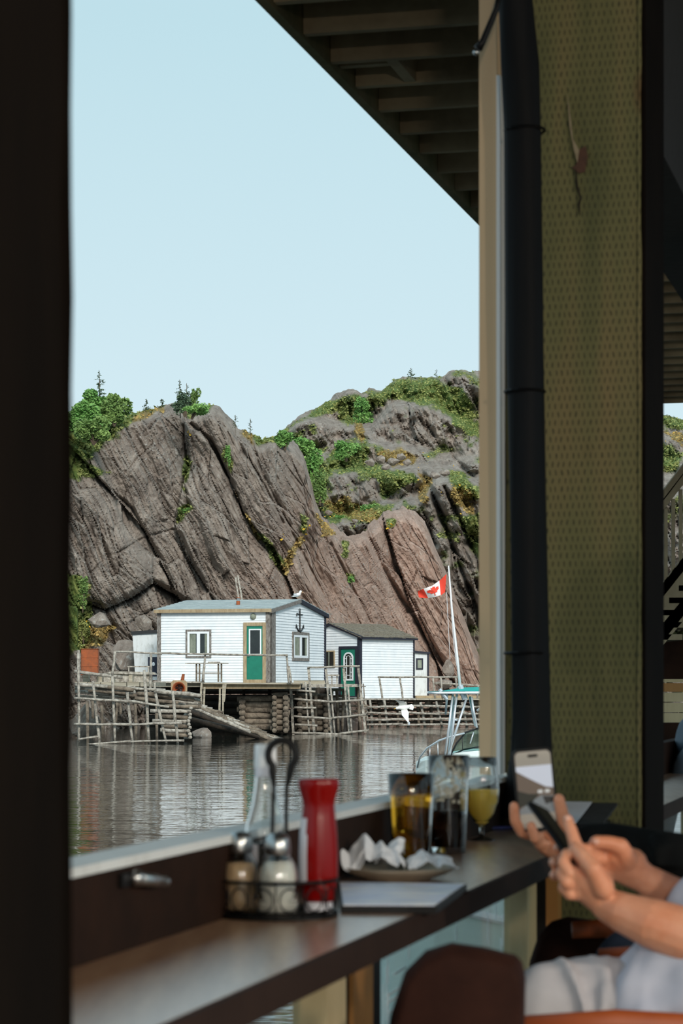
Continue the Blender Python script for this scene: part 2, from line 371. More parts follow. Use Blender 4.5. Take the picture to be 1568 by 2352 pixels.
def segdist(U, V, pts):
    best = np.full(U.shape, 1e9); side = np.zeros(U.shape)
    for (x0,y0),(x1,y1) in zip(pts[:-1], pts[1:]):
        dx, dy = x1-x0, y1-y0; L2 = dx*dx+dy*dy
        t = np.clip(((U-x0)*dx+(V-y0)*dy)/L2, 0, 1); d = np.hypot(U-x0-t*dx, V-y0-t*dy); c = d < best
        best = np.where(c, d, best); side = np.where(c, np.sign((U-x0)*dy-(V-y0)*dx), side)
    return best, side
def inpoly(U, V, poly):
    r = np.zeros(U.shape, bool); n = len(poly)
    for i in range(n):
        x0,y0 = poly[i]; x1,y1 = poly[(i+1)%n]
        c = ((y0 > V) != (y1 > V)) & (U < (x1-x0)*(V-y0)/((y1-y0) or 1e-9)+x0)
        r ^= c
    return r
def soft_poly(U, V, poly, w, s):
    ins = inpoly(U, V, poly); d, _ = segdist(U, V, poly+[poly[0]])
    sd = np.where(ins, d, -d)+(fbm(U/22, V/16, 4, s)-0.5)*w*4.5
    return np.clip(sd/w+0.5, 0, 1)
# ------------------------------------------------------------------ cliffs
TOPA = [(-760,1600),(-600,1330),(-420,1130),(-280,1030),(-140,985),(120,975),(180,968),(250,955),(300,950),(330,944),(365,934),(400,925),(428,944),(455,938),(486,929),(505,934),(517,948),(530,962),(545,985),(575,996),(600,1009),(625,1002),(655,1006),(680,1022),(697,1043),(707,1082),(717,1118),(724,1150),(738,1185),(765,1212),(800,1232),(838,1222),(875,1185),(893,1176),(925,1168),(952,1174),(975,1196),(990,1235),(1015,1290),(1045,1370),(1080,1455),(1112,1540),(1130,1600),(1150,1690)]
TOPB = [(560,1030),(620,1010),(655,985),(690,952),(720,940),(755,920),(775,903),(800,893),(818,895),(830,903),(848,893),(880,897),(905,872),(925,866),(962,867),(1008,864),(1022,862),(1035,851),(1060,849),(1085,853),(1120,858),(1300,900),(1480,945),(1521,952),(1568,966),(1700,1000),(1900,1030),(2150,1120),(2400,1290),(2640,1600)]
DEEP = [([(425,955),(424,1010),(433,1070),(420,1110),(432,1160),(404,1202)], 5, 0.9), ([(440,975),(480,1010),(512,1065),(535,1120),(560,1180),(598,1240),(628,1258),(640,1300)], 5, 1.1),
  ([(205,1380),(240,1398),(300,1372),(352,1338),(395,1362),(430,1385)], 7, 1.8), ([(180,1045),(235,1110),(300,1165),(330,1215),(372,1290),(402,1350)], 4, 0.8),
  ([(412,1225),(440,1290),(492,1378)], 4, 0.7), ([(716,1120),(700,1195),(672,1262),(650,1312)], 4, 0.6), ([(838,1222),(880,1305),(918,1370),(956,1425),(1000,1500),(1045,1575)], 6, 1.4),
  ([(880,1190),(905,1290),(950,1390),(990,1470),(1040,1570)], 4, 0.8), ([(580,1020),(600,1085),(640,1160),(690,1260),(760,1400)], 3, 0.5), ([(520,960),(560,1040),(610,1120),(650,1200)], 3, 0.5),
  ([(760,1250),(800,1330),(850,1430)], 3, 0.5), ([(270,1270),(330,1235),(400,1215)], 2.5, 0.4), ([(300,1430),(350,1400),(400,1420)], 3, 0.6)]
STEPS = [([(425,955),(424,1010),(433,1070),(420,1110),(400,1200),(430,1280),(520,1420)], 0.7, 60), ([(510,1060),(560,1180),(630,1260),(700,1420)], 1.1, 70), ([(880,1190),(940,1380),(1030,1580)], 1.2, 50), ([(180,1045),(330,1215),(420,1390)], 0.8, 60)]
def cliff_common(U, V, seed, amp):
    ph = math.radians(61); a = U*math.cos(ph)+V*math.sin(ph); b = -U*math.sin(ph)+V*math.cos(ph)
    wb = b+(fbm(U/140, V/140, 2, seed)-0.5)*44
    d = (fbm(a/220, wb/34, 4, seed+1, 0.5)-0.5)*1.5*amp
    c1, e1, x1, y1 = cells(a/110+seed, wb/34, seed+2)
    c2, e2, x2, y2 = cells(a/38, wb/15, seed+3)
    d += ((c1-0.5)*0.9+y1*0.7+x1*0.3)*amp + ((c2-0.5)*0.14+y2*0.14)*amp
    d += np.clip(1-e1/0.05, 0, 1)*0.16*amp
    q = wb/26.0; saw = q-np.floor(q); d += (saw*0.4+np.where(saw > 0.93, 0.2, 0))*amp*vnoise(a/200, b/60, seed+7)
    d += (fbm(U/7, V/7, 3, seed+4)-0.5)*0.18*amp + (fbm(a/70, (b+(fbm(U/120,V/120,2,seed+8)-0.5)*14)/5.5, 3, seed+6)-0.5)*0.22*amp
    return d
def YA(U, V):
    base = np.interp(U, [-200,180,360,620,750,900,1110,1200], [95,97,101.5,104.5,111,119,124,125])
    h = np.clip(1600-V, 0, 900)
    lean = h/60*0.62
    d = cliff_common(U, V, 11, 0.8)
    for pts, wd, dep in DEEP:
        dd, sd = segdist(U, V, pts); dd = dd+(fbm(U/9, V/9, 3, 40)-0.5)*4
        d = d+0.62*dep*np.exp(-(dd/wd)**2)
    for pts, dep, rng in STEPS:
        dd, sd = segdist(U, V, pts); d = d+np.where(sd > 0, 0, dep)*np.clip(1-dd/rng, 0, 1)
    # undercut under the big left slab, with the darker face set back below it
    under = [(205,1385),(240,1400),(300,1374),(352,1340),(400,1365),(430,1395),(430,1480),(180,1480),(180,1400)]
    d = d+np.where(inpoly(U, V, under), 1.5, 0)
    top = np.interp(U, *zip(*TOPA)); k = np.clip(1-(V-top)/34, 0, 1)
    return base+lean+d+k**2*3.0
def YB(U, V):
    base = np.interp(U, [500,800,1100,1400,1900], [128,132,134,128,120])
    h = np.clip(1560-V, 0, 900)
    d = cliff_common(U, V, 77, 1.5)
    d += (fbm(U/60, V/50, 4, 5)-0.5)*6
    led = 0                                        # terraces: ground steps back above each ledge
    for pts, dep in (([(640,1240),(720,1205),(800,1190),(880,1160),(960,1150),(1000,1100)], 8), ([(690,1120),(760,1085),(860,1078),(950,1075),(1040,1075),(1110,1130)], 7), ([(690,1040),(760,1050),(800,1020),(850,1015),(1000,1040),(1110,1060)], 5), ([(640,985),(700,955),(790,975),(850,985),(900,930),(980,925),(1110,1000)], 6)):
        yl = np.interp(U, *zip(*pts)); led = led+dep/(1+np.exp((V-yl)/5.0))
    cr = [([(965,1080),(1000,1150),(1040,1260),(1080,1360),(1112,1440)],7,2.5), ([(1020,1120),(1060,1200),(1112,1330)],5,1.6), ([(960,1180),(985,1210),(1000,1250)],5,1.5), ([(1040,1050),(1090,1100),(1112,1140)],5,1.2)]
    for pts, wd, dep in cr:
        dd, _ = segdist(U, V, pts); d = d+dep*np.exp(-(dd/wd)**2)
    top = np.interp(U, *zip(*TOPB)); k = np.clip(1-(V-top)/26, 0, 1)
    return base+h/60*0.9+d+led+k**2*4.0
def heath(U, V, which):
    g = np.zeros(U.shape); y = g.copy(); pk = g.copy()
    if which == 'A':
        G = [([(-140,880),(180,880),(300,930),(355,935),(300,975),(235,1030),(205,1062),(250,1085),(180,1100),(-140,1090)], 8), ([(405,925),(440,938),(488,926),(470,945),(432,958)], 5),
             ([(418,1115),(440,1165),(405,1205),(412,1170),(432,1160)], 4), ([(510,1020),(535,1060),(530,1085),(515,1060)], 4), ([(180,1320),(205,1340),(215,1430),(195,1500),(150,1500),(150,1320)], 6),
             ([(425,1035),(437,1060),(430,1110),(420,1110)], 3), ([(560,990),(610,1000),(650,1002),(650,1016),(590,1020)], 4), ([(690,1180),(706,1190),(700,1230),(690,1215)], 3), ([(800,1320),(815,1322),(812,1336),(800,1334)], 3),
             ([(785,1245),(800,1245),(800,1280),(788,1280)], 3), ([(885,1190),(905,1195),(900,1220),(888,1215)], 4), ([(590,1222),(620,1240),(660,1300),(640,1312)], 3)]
        S = [([(320,945),(380,930),(350,955),(290,980)], 6), ([(560,985),(590,1000),(580,1022),(556,1005)], 5), ([(205,1440),(260,1440),(240,1490),(190,1490)], 6), ([(536,1120),(548,1150),(600,1238),(590,1240)], 3), ([(640,1300),(690,1230),(700,1240),(655,1320)], 3), ([(726,1185),(770,1225),(740,1230)], 5)]
        pk = np.clip((U-520)/330+(V-1250)/500, 0, 1)*0.9
        pk = np.maximum(pk, soft_poly(U, V, [(890,1180),(965,1180),(1000,1280),(1112,1560),(1020,1560),(930,1330)], 14, 6))
    else:
        G = [([(655,985),(755,922),(850,905),(910,868),(1010,864),(1060,930),(1110,985),(1110,1020),(1050,985),(1010,935),(960,935),(900,912),(860,935),(800,985),(770,950),(700,962)], 7),
             ([(630,985),(690,990),(720,1020),(745,1060),(735,1100),(742,1150),(720,1150),(690,1060)], 8), ([(750,1040),(800,1015),(850,1020),(840,1065),(900,1080),(960,1085),(950,1105),(880,1140),(865,1100),(790,1085),(745,1085)], 7),
             ([(700,1060),(760,1070),(750,1160),(700,1170)], 8), ([(730,1165),(780,1160),(840,1160),(910,1155),(900,1180),(840,1195),(760,1200)], 7), ([(1010,1075),(1060,1080),(1110,1130),(1110,1160),(1050,1120)], 6), ([(1020,880),(1060,890),(1100,960),(1060,970)], 6),
             ([(1480,930),(1568,955),(1568,985),(1500,975)], 8), ([(1500,1000),(1568,1040),(1568,1080),(1500,1080)], 9), ([(1050,1190),(1112,1180),(1112,1300),(1080,1260)], 5)]
        S = [([(735,1150),(800,1145),(870,1175),(860,1200),(780,1190)], 7), ([(850,1040),(920,1030),(960,1045),(950,1075),(880,1060)], 6), ([(1030,1110),(1080,1120),(1090,1180),(1040,1160)], 6), ([(820,960),(835,960),(832,1020),(818,1010)], 4), ([(1520,990),(1568,1000),(1568,1030)], 5), ([(960,1085),(990,1100),(980,1160),(960,1150)], 5)]
    for i, (p_, w_) in enumerate(G): g = np.maximum(g, soft_poly(U, V, p_, w_, 100+i))
    for i, (p_, w_) in enumerate(S): y = np.maximum(y, soft_poly(U, V, p_, w_, 140+i))
    if which == 'B': g = np.maximum(g, np.clip((fbm(U/30, V/22, 4, 88)-0.62)*9, 0, 1)*0.8)
    return np.stack([pk, g*0.95, y*0.9], -1)
def P_arr(U, V, Y): return np.stack([(U-CX)/F*Y, Y, E-(V-HY)/F*Y], -1)
def cliff(name, top, u0, u1, vb, YF, which, du, label, back=26.0):
    us = np.arange(u0, u1+du, du); nv = int((vb-min(t[1] for t in top))/du)
    tl = np.interp(us, *zip(*top))+(fbm(us/9, us*0+3.3, 4, 21)-0.5)*9
    k = np.linspace(0, 1, nv)[:,None]
    V = tl[None,:]+(vb-tl[None,:])*k; U = np.repeat(us[None,:], nv, 0)
    Y = YF(U, V)
    pos = P_arr(U, V, Y)
    # back of the hill: rows that carry on over the crest and down behind it
    rows = []
    for j, (dy, dz) in enumerate(((2.0,0.15),(6,-0.6),(14,-4),(back,-14))):
        r = pos[0].copy(); r[:,0] *= (r[:,1]+dy)/r[:,1]*0+1; r[:,1] += dy; r[:,2] = np.maximum(r[:,2]+dz+(fbm(us/15,us*0+j,3,j)-0.5)*0.6, -1.5); rows.insert(0, r)
    pos = np.concatenate([np.stack(rows), pos]); R, C_ = pos.shape[:2]
    pa = heath(np.concatenate([np.repeat(us[None,:],4,0), U]), np.concatenate([np.repeat(V[:1],4,0), V]), which)
    idx = np.arange(R*C_).reshape(R, C_)
    q = np.stack([idx[:-1,:-1], idx[1:,:-1], idx[1:,1:], idx[:-1,1:]], -1).reshape(-1,4)
    me = bpy.data.meshes.new(name); me.from_pydata(pos.reshape(-1,3).tolist(), [], q.tolist())
    at = me.color_attributes.new('paint', 'FLOAT_COLOR', 'POINT')
    at.data.foreach_set('color', np.concatenate([pa.reshape(-1,3), np.ones((R*C_,1))], -1).astype(np.float32).ravel())
    me.materials.append(M['rock']); me.update()
    o = bpy.data.objects.new(name, me); COL.objects.link(o); tag(o, label, 'cliff')
    return o
cliff('rock_cliff', TOPA, -760, 1150, 1690, YA, 'A', 2.5, 'nearer brown rock cliff of steep tilted slabs rising straight behind the white houses')
cliff('rocky_hill', TOPB, 560, 2640, 1680, YB, 'B', 3.0, 'farther craggy hill with green heath terraces, right of the tilted slabs')
# water and shore
wt = MB(); wt.raw([(-160,5.8-3.5,0),(160,2.3,0),(160,260,0),(-160,260,0)], [(0,1,2,3)])
# keep the pub floor's own outline out of the water sheet by starting it behind the outer wall
o = MB().raw([(-200,-40,0),(200,-40,0),(200,300,0),(-200,300,0)], [(0,1,2,3)]).build('water', M['water']); tag(o, 'calm rippled grey green harbour water', 'water', kind='structure')

# ------------------------------------------------------------------ plants
def leaves(mb, pts, size, rng, squash=0.8):
    for p in pts:
        a = rng.uniform(0, 2*PI); b = rng.uniform(-0.9, 0.9); L_ = size*rng.uniform(0.6, 1.3)
        x = Vector((math.cos(a)*math.cos(b), math.sin(a)*math.cos(b), math.sin(b))); y = x.cross(Vector((rng.uniform(-1,1), rng.uniform(-1,1), rng.uniform(-1,1)))).normalized()
        p = Vector(p); mb.raw([p-x*L_*0.5, p+y*L_*0.28, p+x*L_*0.5, p-y*L_*0.28], [(0,1,2,3)])
def shrub(u, v, Y, ru, rv, n, leaf, label, m='leaf_b', name='shrub', group=None, seed=1, stems=True):
    rng = random.Random(seed); sc_ = Y/F; c = P(u, v, Y); rx = ru*sc_; rz = rv*sc_
    t = thing(name, (c.x, c.y, c.z-rz), label, 'shrub', group)
    mb = MB(); pts = []; lobes = [(Vector((rng.uniform(-0.6,0.6)*rx, rng.uniform(-0.5,0.5)*rx, rng.uniform(-0.75,0.5)*rz+rz)), rng.uniform(0.35,0.6)) for _ in range(9)]
    for _ in range(n):
        lc, lr = rng.choice(lobes); q = Vector((rng.gauss(0,1), rng.gauss(0,1), rng.gauss(0,1))).normalized()*rng.uniform(0.55,1.0)*lr
        p = lc+Vector((q.x*rx, q.y*rx, q.z*rz*1.2)); pts.append(p)
    leaves(mb, pts, leaf, rng); mb.build('foliage', M[m], t)
    if stems:
        s_ = MB()
        for lc, lr in lobes[:6]: s_.tube([(0,0,-0.2), lc*0.5+Vector((rng.uniform(-.1,.1)*rx,0,0)), lc], [0.05*rx+0.01, 0.03*rx+0.008, 0.008], 5)
        s_.build('stem', M['bark'], t)
    return t
def spruce(u, vb, vt, Y, wpx, label, seed, dense=1.0):
    rng = random.Random(seed); b = P(u, vb, Y); h = (vb-vt)*Y/F; wd = wpx*Y/F/2
    t = thing('spruce_tree', b, label, 'tree'); tr = MB(); lean = rng.uniform(-.04,.04)*h
    tr.tube([(0,0,-0.3),(lean*.4,0,h*.5),(lean,0,h)], [h*0.02, h*0.013, 0.01], 6); tr.build('trunk', M['bark'], t)
    nd = MB(); nb = int(34*dense)
    for i in range(nb):
        z = h*(0.14+0.84*i/nb); L_ = wd*(1-i/nb)**0.8*rng.uniform(0.45,1.25)+0.04; a = rng.uniform(0, 2*PI)
        d = Vector((math.cos(a), math.sin(a), rng.uniform(-0.25,0.15))); c0 = Vector((lean*z/h, 0, z))
        pts = []
        for k in range(int(16*dense)+4):
            f = rng.uniform(0.1,1.0); pts.append(c0+d*L_*f+Vector((rng.uniform(-1,1), rng.uniform(-1,1), rng.uniform(-0.7,0.35)))*L_*0.22)
        leaves(nd, pts, max(0.05, L_*0.30), rng)
    nd.build('needles', M['spruce'], t)
    return t
def ya(u, v): return float(YA(np.array([float(u)]), np.array([float(v)]))[0])
def yb(u, v): return float(YB(np.array([float(u)]), np.array([float(v)]))[0])
spruce(230, 940, 850, 107, 44, 'tallest ragged spruce on the far left clifftop behind the round green shrub', 1)
spruce(335, 948, 916, 107, 20, 'small spruce standing alone on the crest between the two tree clumps', 2, 0.7)
spruce(372, 938, 916, 107, 18, 'low stubby spruce just left of the peak shrubs', 3, 0.7)
spruce(414, 945, 872, 107, 34, 'spiky spruce on top of the left peak', 4, 0.9)
spruce(428, 945, 880, 108, 22, 'slimmer spruce rising right behind the spiky one on the left peak', 5, 0.6)
spruce(540, 985, 953, 109, 12, 'thin bare spruce on the ridge right of the left peak, nearer the peak', 6, 0.45)
spruce(575, 1003, 961, 109, 16, 'thin bare spruce on the ridge saddle, further right and taller', 7, 0.5)
spruce(944, 870, 845, 165, 26, 'small spruce on the skyline of the far hill', 8, 0.6)
spruce(1002, 867, 848, 165, 16, 'faint sparse sapling on the far hill skyline, right of the small spruce', 9, 0.4)
shrub(262, 935, 105, 38, 34, 4600, 0.17, 'big round green shrub on the far left clifftop', 'leaf_a', seed=11)
shrub(200, 950, 104, 44, 42, 4600, 0.17, 'broad green shrub at the left post, left of the round one', 'leaf_b', seed=12)
shrub(230, 925, 106, 40, 30, 4200, 0.17, 'green shrub between the round one and the left post, behind them', 'leaf_b', seed=31)
shrub(215, 985, 102, 42, 26, 3200, 0.16, 'low green shrub on the slope below the round one at far left', 'leaf_a', seed=32)
shrub(424, 922, 106, 24, 26, 1300, 0.13, 'dark green shrub around the spruces on the left peak', 'spruce', seed=13)
shrub(449, 912, 106, 12, 22, 600, 0.12, 'upright leafy shrub at the right side of the peak clump', 'leaf_a', seed=14)
shrub(440, 940, 104.5, 40, 12, 1300, 0.12, 'low spreading green shrub draped over the left peak', 'leaf_b', seed=15)
shrub(655, 1008, 112, 24, 18, 1400, 0.16, 'bright green shrub at the head of the gully between cliff and hill', 'leaf_b', seed=16)
shrub(690, 1028, 118, 32, 26, 2000, 0.17, 'bright green shrub in the gully, below the topmost one', 'leaf_b', seed=17)
shrub(722, 1062, 122, 26, 34, 1900, 0.17, 'tall green shrub filling the middle of the gully', 'leaf_b', seed=18)
shrub(735, 1115, 124, 18, 38, 1500, 0.17, 'lowest green shrub in the gully beside the slab edge', 'leaf_a', seed=19)
shrub(795, 1032, 136, 32, 20, 1500, 0.17, 'rounded pale green shrub on the hill terrace above the white boulders', 'leaf_b', seed=20)
shrub(835, 940, 150, 28, 26, 1400, 0.18, 'deep green shrub patch high on the far hill below the crest', 'leaf_b', seed=21)
shrub(522, 1043, ya(522,1043)-0.4, 7, 20, 350, 0.11, 'small pale green shrub growing in the long diagonal crack', 'leaf_b', seed=22)
shrub(425, 1172, ya(425,1172)-0.4, 14, 8, 350, 0.11, 'small tuft of green at the foot of the vertical crack', 'leaf_b', seed=23)
shrub(807, 1329, ya(807,1329)-0.3, 9, 8, 350, 0.10, 'single green tussock on the bare pink slab above the small house', 'leaf_b', seed=24)
shrub(780, 1190, yb(780,1190)-0.3, 16, 9, 500, 0.13, 'green tuft on the rubble ledge, left one', 'leaf_b', seed=25)
shrub(850, 1168, yb(850,1168)-0.3, 22, 12, 700, 0.13, 'green tuft on the rubble ledge, right one beside the peach slab', 'leaf_b', seed=26)
shrub(190, 1360, ya(190,1360)-0.3, 12, 36, 900, 0.12, 'green bush against the left post at the cliff foot', 'leaf_a', seed=27)
shrub(192, 1440, ya(192,1440)-0.3, 16, 28, 700, 0.12, 'straggly bush above the rusty drum', 'leaf_c', seed=28)
def cover(name, which, YF, top, n, label, u0, u1, v1):
    rng = np.random.default_rng(5); U = rng.uniform(u0, u1, n); tt = np.interp(U, *zip(*top)); V = tt-3+rng.uniform(0,1,n)*(v1-tt)
    pa = heath(U, V, which); Y = YF(U, np.maximum(V, tt+1))-0.12
    for key, ch, mm, lab, sz in (('a', 1, 'leaf_c', 'olive', 0.2), ('b', 2, 'leaf_d', 'straw', 0.2)):
        keep = pa[:,ch] > rng.uniform(0.25,1,n); mb = MB(); r2 = random.Random(9)
        leaves(mb, P_arr(U[keep], V[keep], Y[keep]).tolist(), sz, r2)
        o = mb.build('heath' if ch == 1 else 'dry_grass', M[mm]); tag(o, label % lab, 'ground cover', kind='stuff')
cover('heath', 'A', YA, TOPA, 26000, '%s low growth on the ledges of the nearer cliff', 180, 1000, 1500)
cover('heath', 'B', YB, TOPB, 42000, '%s low growth over the terraces of the farther hill', 620, 1568, 1250)
# yellow blossom specks
mb = MB(); r2 = random.Random(4); fl = []
for (u, v, s_, n) in ((745,1195,12,60),(895,1205,7,40),(1045,1110,16,60),(432,995,5,20),(960,1060,20,30),(700,1215,6,20),(1070,1160,16,40),(645,1240,8,15),(1545,1010,14,30),(205,1430,8,20)):
    for _ in range(n//3):
        uu, vv = r2.gauss(u, s_), r2.gauss(v, s_)
        y_ = ya(uu,vv) if (u < 960 and vv > np.interp(uu, *zip(*TOPA))) else yb(uu, vv)
        fl.append(P(uu, vv, y_-0.5))
leaves(mb, fl, 0.14, r2); tag(mb.build('wild_flowers', M['flower']), 'scattered yellow wild flowers on the cliff ledges', 'flowers', kind='stuff')
def boulder(u, v, Y, ru, rv, seed, label, m='rock', group=None):
    rng = random.Random(seed); bm = bmesh.new(); bmesh.ops.create_icosphere(bm, subdivisions=2, radius=1)
    cuts = [Vector((rng.uniform(-1,1), rng.uniform(-1,1), rng.uniform(-1,1))).normalized() for _ in range(9)]
    for vt in bm.verts:
        for c in cuts:
            d = vt.co.dot(c)-0.62
            if d > 0: vt.co -= c*d
        vt.co *= 1+0.05*(rng.random()-0.5)
        vt.co.x *= ru*Y/F*1.2; vt.co.z *= rv*Y/F*1.2; vt.co.y *= ru*Y/F
    me = bpy.data.meshes.new('boulder'); bm.to_mesh(me); bm.free(); me.materials.append(M[m])
    o = bpy.data.objects.new('boulder', me); COL.objects.link(o); o.location = P(u, v, Y); tag(o, label, 'rock', group); return o
boulder(292, 1515, 95.5, 38, 44, 1, 'large pale boulder behind the rail left of the white shed')
boulder(462, 1690, 82, 24, 18, 2, 'round pinkish boulder at the waterline below the log slipway')
boulder(228, 1425, 99.5, 26, 18, 3, 'pinkish block under the overhanging slab at far left')
boulder(330, 1432, 101, 20, 18, 4, 'reddish angular block under the overhang beside the white house')
boulder(195, 1660, 82, 34, 40, 5, 'dark boulder in the shadow under the left wharf')
boulder(1030, 1535, 121, 14, 18, 6, 'dark rounded rock at the cliff foot behind the flagpole')
boulder(1018, 1570, 119, 18, 12, 7, 'low rock at the cliff foot under the hollow')
BL = ('leftmost pale boulder of the dome shaped row in the middle of the far hill','second pale boulder from the left in the dome shaped row on the far hill','middle pale boulder at the top of the dome shaped row on the far hill','highest pale boulder right of the middle of the dome shaped row','rightmost pale boulder of the dome shaped row on the far hill','lowest pale boulder in front of the dome shaped row','pale boulder on the right terrace of the far hill, upper left one','pale boulder on the right terrace of the far hill, right one','pale stone beside the gully on the rubble ledge','pale stone in the middle of the rubble ledge above the pink slabs')
for i, ((u, v, y, a, b), L_) in enumerate(zip(((850,1062,140,13,9),(875,1055,142,12,9),(905,1060,141,14,9),(920,1048,143,12,8),(935,1062,141,10,8),(885,1072,138,10,7),(1000,1092,136,12,8),(1020,1085,137,12,8),(755,1178,121,9,6),(815,1197,118,8,5)), BL)):
    boulder(u, v, y, a, b, 20+i, L_, group='pale boulders on the hill terraces')
# ------------------------------------------------------------------ wooden harbour buildings
def siding(mb, w_, zt, fn=None, face='x', step=0.105, x0=0.0, base=0.0, flip=1, off=0.0):
    """lapped boards on a wall of length w_; zt(x) top; face 'x': wall on y=0 looking -y, 'y': wall along y on x=off looking flip*x"""
    z = base
    while z < fn[1]-0.01:
        z1 = min(z+step, fn[1]); zm = (z+z1)/2
        a, b = fn[0](z1)
        if b-a > 0.05:
            q = [(a,0.030,z),(b,0.030,z),(b,0.0,z),(a,0.0,z),(a,0.010,z1),(b,0.010,z1),(b,0.0,z1),(a,0.0,z1)]
            if face == 'x': mb.hexa([(x0+x,-y,zz) for x,y,zz in q])
            else: mb.hexa([(off+flip*y, x0+x, zz) for x,y,zz in q])
        z = z1
def frame_rect(mb, face, a0, a1, z0, z1, wd, y0, y1, off=0, flip=1):
    y1 = y1+.014
    def bx(p, q, r, s_):
        if face == 'x': mb.box((p,-y1,r),(q,-y0,s_))
        else: mb.box((off+flip*y0,p,r),(off+flip*y1,q,s_))
    bx(a0,a1,z0,z0+wd); bx(a0,a1,z1-wd,z1); bx(a0,a0+wd,z0+wd,z1-wd); bx(a1-wd,a1,z0+wd,z1-wd)
def slab(mb, face, a0, a1, z0, z1, y0, y1, off=0, flip=1):
    if face == 'x': mb.box((a0,-y1,z0),(a1,-y0,z1))
    else: mb.box((off+flip*y0,a0,z0),(off+flip*y1,a1,z1))
def window(h, face, a0, a1, z0, z1, off, flip, trim, k=1.0, curtains=(0.15,0.85)):
    mb = MB(); frame_rect(mb, face, a0, a1, z0, z1, 0.07*k, 0.0, 0.05, off, flip); f = mb.build('window_frame', M[trim], h)
    i0, i1 = a0+0.07*k, a1-0.07*k; zz0, zz1 = z0+0.07, z1-0.07; md = (i0+i1)/2
    mb = MB(); frame_rect(mb, face, i0, md+0.02*k, zz0, zz1, 0.085*k, 0.0, 0.042, off, flip); mb.build('sash', M['sash'], f)
    mb = MB(); frame_rect(mb, face, md-0.02*k, i1, zz0, zz1, 0.085*k, 0.0, 0.044, off, flip); mb.build('sash', M['sash'], f)
    for j, (p, q) in enumerate(((i0+.09*k, md-.07*k), (md+.07*k, i1-.09*k))):
        mb = MB(); slab(mb, face, p, q, zz0+.09, zz1-.09, 0.022, 0.035, off, flip); mb.build('pane', M['pane_dark'], f)
        c0, c1 = (p, p+(q-p)*0.9) if j == 0 and curtains[0] > 0 else (q-(q-p)*0.35, q)
        mb = MB(); n = 7
        for i in range(n):
            e0 = c0+(c1-c0)*i/n; e1 = c0+(c1-c0)*(i+0.75)/n
            slab(mb, face, e0, e1, zz0+.10, zz1-.10, 0.034, 0.039, off, flip)
        mb.build('curtain', M['curtain'], f)
    return f
# ---- main white house
L1, G1, H1, R1 = 4.5, 6.6, 2.72, 3.18
rz1 = math.atan2(-.3,.954); lf = Vector((-2.643,89,0))+Vector((-.954,.3,0))*L1; Z1 = 1.90
h1 = thing('white_house', (lf.x, lf.y, Z1), 'larger white clapboard house with pale roof, green door and black anchor on its gable', 'house', rz=rz1)
mb = MB(); mb.box((0,0,0),(L1,G1,H1)); mb.raw([(0,0,H1),(L1,0,H1),(L1,G1,H1),(0,G1,H1),(0,G1/2,R1-.03),(L1,G1/2,R1-.03)], [(0,1,5,4),(2,3,4,5),(1,2,5),(3,0,4)])
mb.build('wall_core', M['white_paint'], h1)
mb = MB(); siding(mb, L1, None, (lambda z: (0, L1), H1)); mb.build('front_siding', M['white_paint'], h1, kind='stuff')
def gl(z): 
    if z <= H1: return (0, G1)
    k = (z-H1)/(R1-H1)*G1/2; return (k, G1-k)
mb = MB(); siding(mb, G1, None, (gl, R1-0.05), face='y', off=L1, flip=1); mb.build('gable_siding', M['white_paint'], h1, kind='stuff')
# roof
for s_ in (0, 1):
    mb = MB(); y0, y1 = (-0.18, G1/2) if s_ == 0 else (G1+0.18, G1/2); sl = (R1-H1)/(G1/2); zz = H1-0.18*sl+0.03
    nc = 8
    for i in range(nc):
        fa, fb = i/nc, (i+1)/nc; ya_, yb_ = y0+(y1-y0)*fa, y0+(y1-y0)*fb; za, zb = zz+(R1+0.03-zz)*fa, zz+(R1+0.03-zz)*fb
        mb.hexa([(-.12,ya_,za),(L1+.12,ya_,za),(L1+.12,yb_,zb),(-.12,yb_,zb),(-.12,ya_,za+.035),(L1+.12,ya_,za+.035),(L1+.12,yb_,zb+.012),(-.12,yb_,zb+.012)])
    mb.build('roof_slope', M['roof_felt'], h1)
mb = MB(); mb.box((-.1,-.19,H1-.10),(L1+.1,-.13,H1+.03)); mb.build('fascia', M['tan_trim'], h1)
for s_ in (0,1):
    mb = MB(); ya_, yb_ = (-.18, G1/2) if s_ == 0 else (G1+.18, G1/2)
    mb.hexa([(L1+.03,ya_,H1-.14),(L1+.12,ya_,H1-.14),(L1+.12,yb_,R1-.11),(L1+.03,yb_,R1-.11),(L1+.03,ya_,H1+.0),(L1+.12,ya_,H1+.0),(L1+.12,yb_,R1+.03),(L1+.03,yb_,R1+.03)])
    mb.build('bargeboard', M['navy_trim' if s_ else 'grey_trim'], h1)
for (a, b, m_) in (((-.02,-.05,0),(.13,0,H1),'grey_trim'), ((L1-.17,-.055,0),(L1+.06,0,H1),'grey_trim'), ((L1,-.055,0),(L1+.06,.42,H1),'grey_trim'), ((L1,G1-.16,0),(L1+.05,G1+.03,H1),'navy_trim')):
    mb = MB(); mb.box(a, b); mb.build('corner_board', M[m_], h1)
window(h1, 'x', 1.14, 2.16, .93, 1.99, 0, 1, 'grey_trim')
window(h1, 'y', 2.45, 4.45, .84, 1.95, L1, 1, 'grey_trim', 1.6)
mb = MB(); frame_rect(mb, 'x', 3.45, 4.34, -.02, 2.24, .13, 0, .06); fr = mb.build('door_frame', M['tan_trim'], h1)
mb = MB(); mb.box((3.58,-.046,0),(4.22,0,2.10)); dr = mb.build('door', M['green_door'], h1)
mb = MB(); frame_rect(mb, 'x', 3.67, 4.16, 1.02, 2.0, .05, .0, .06); mb.build('pane_frame', M['tan_trim'] if False else M['sash'], dr)
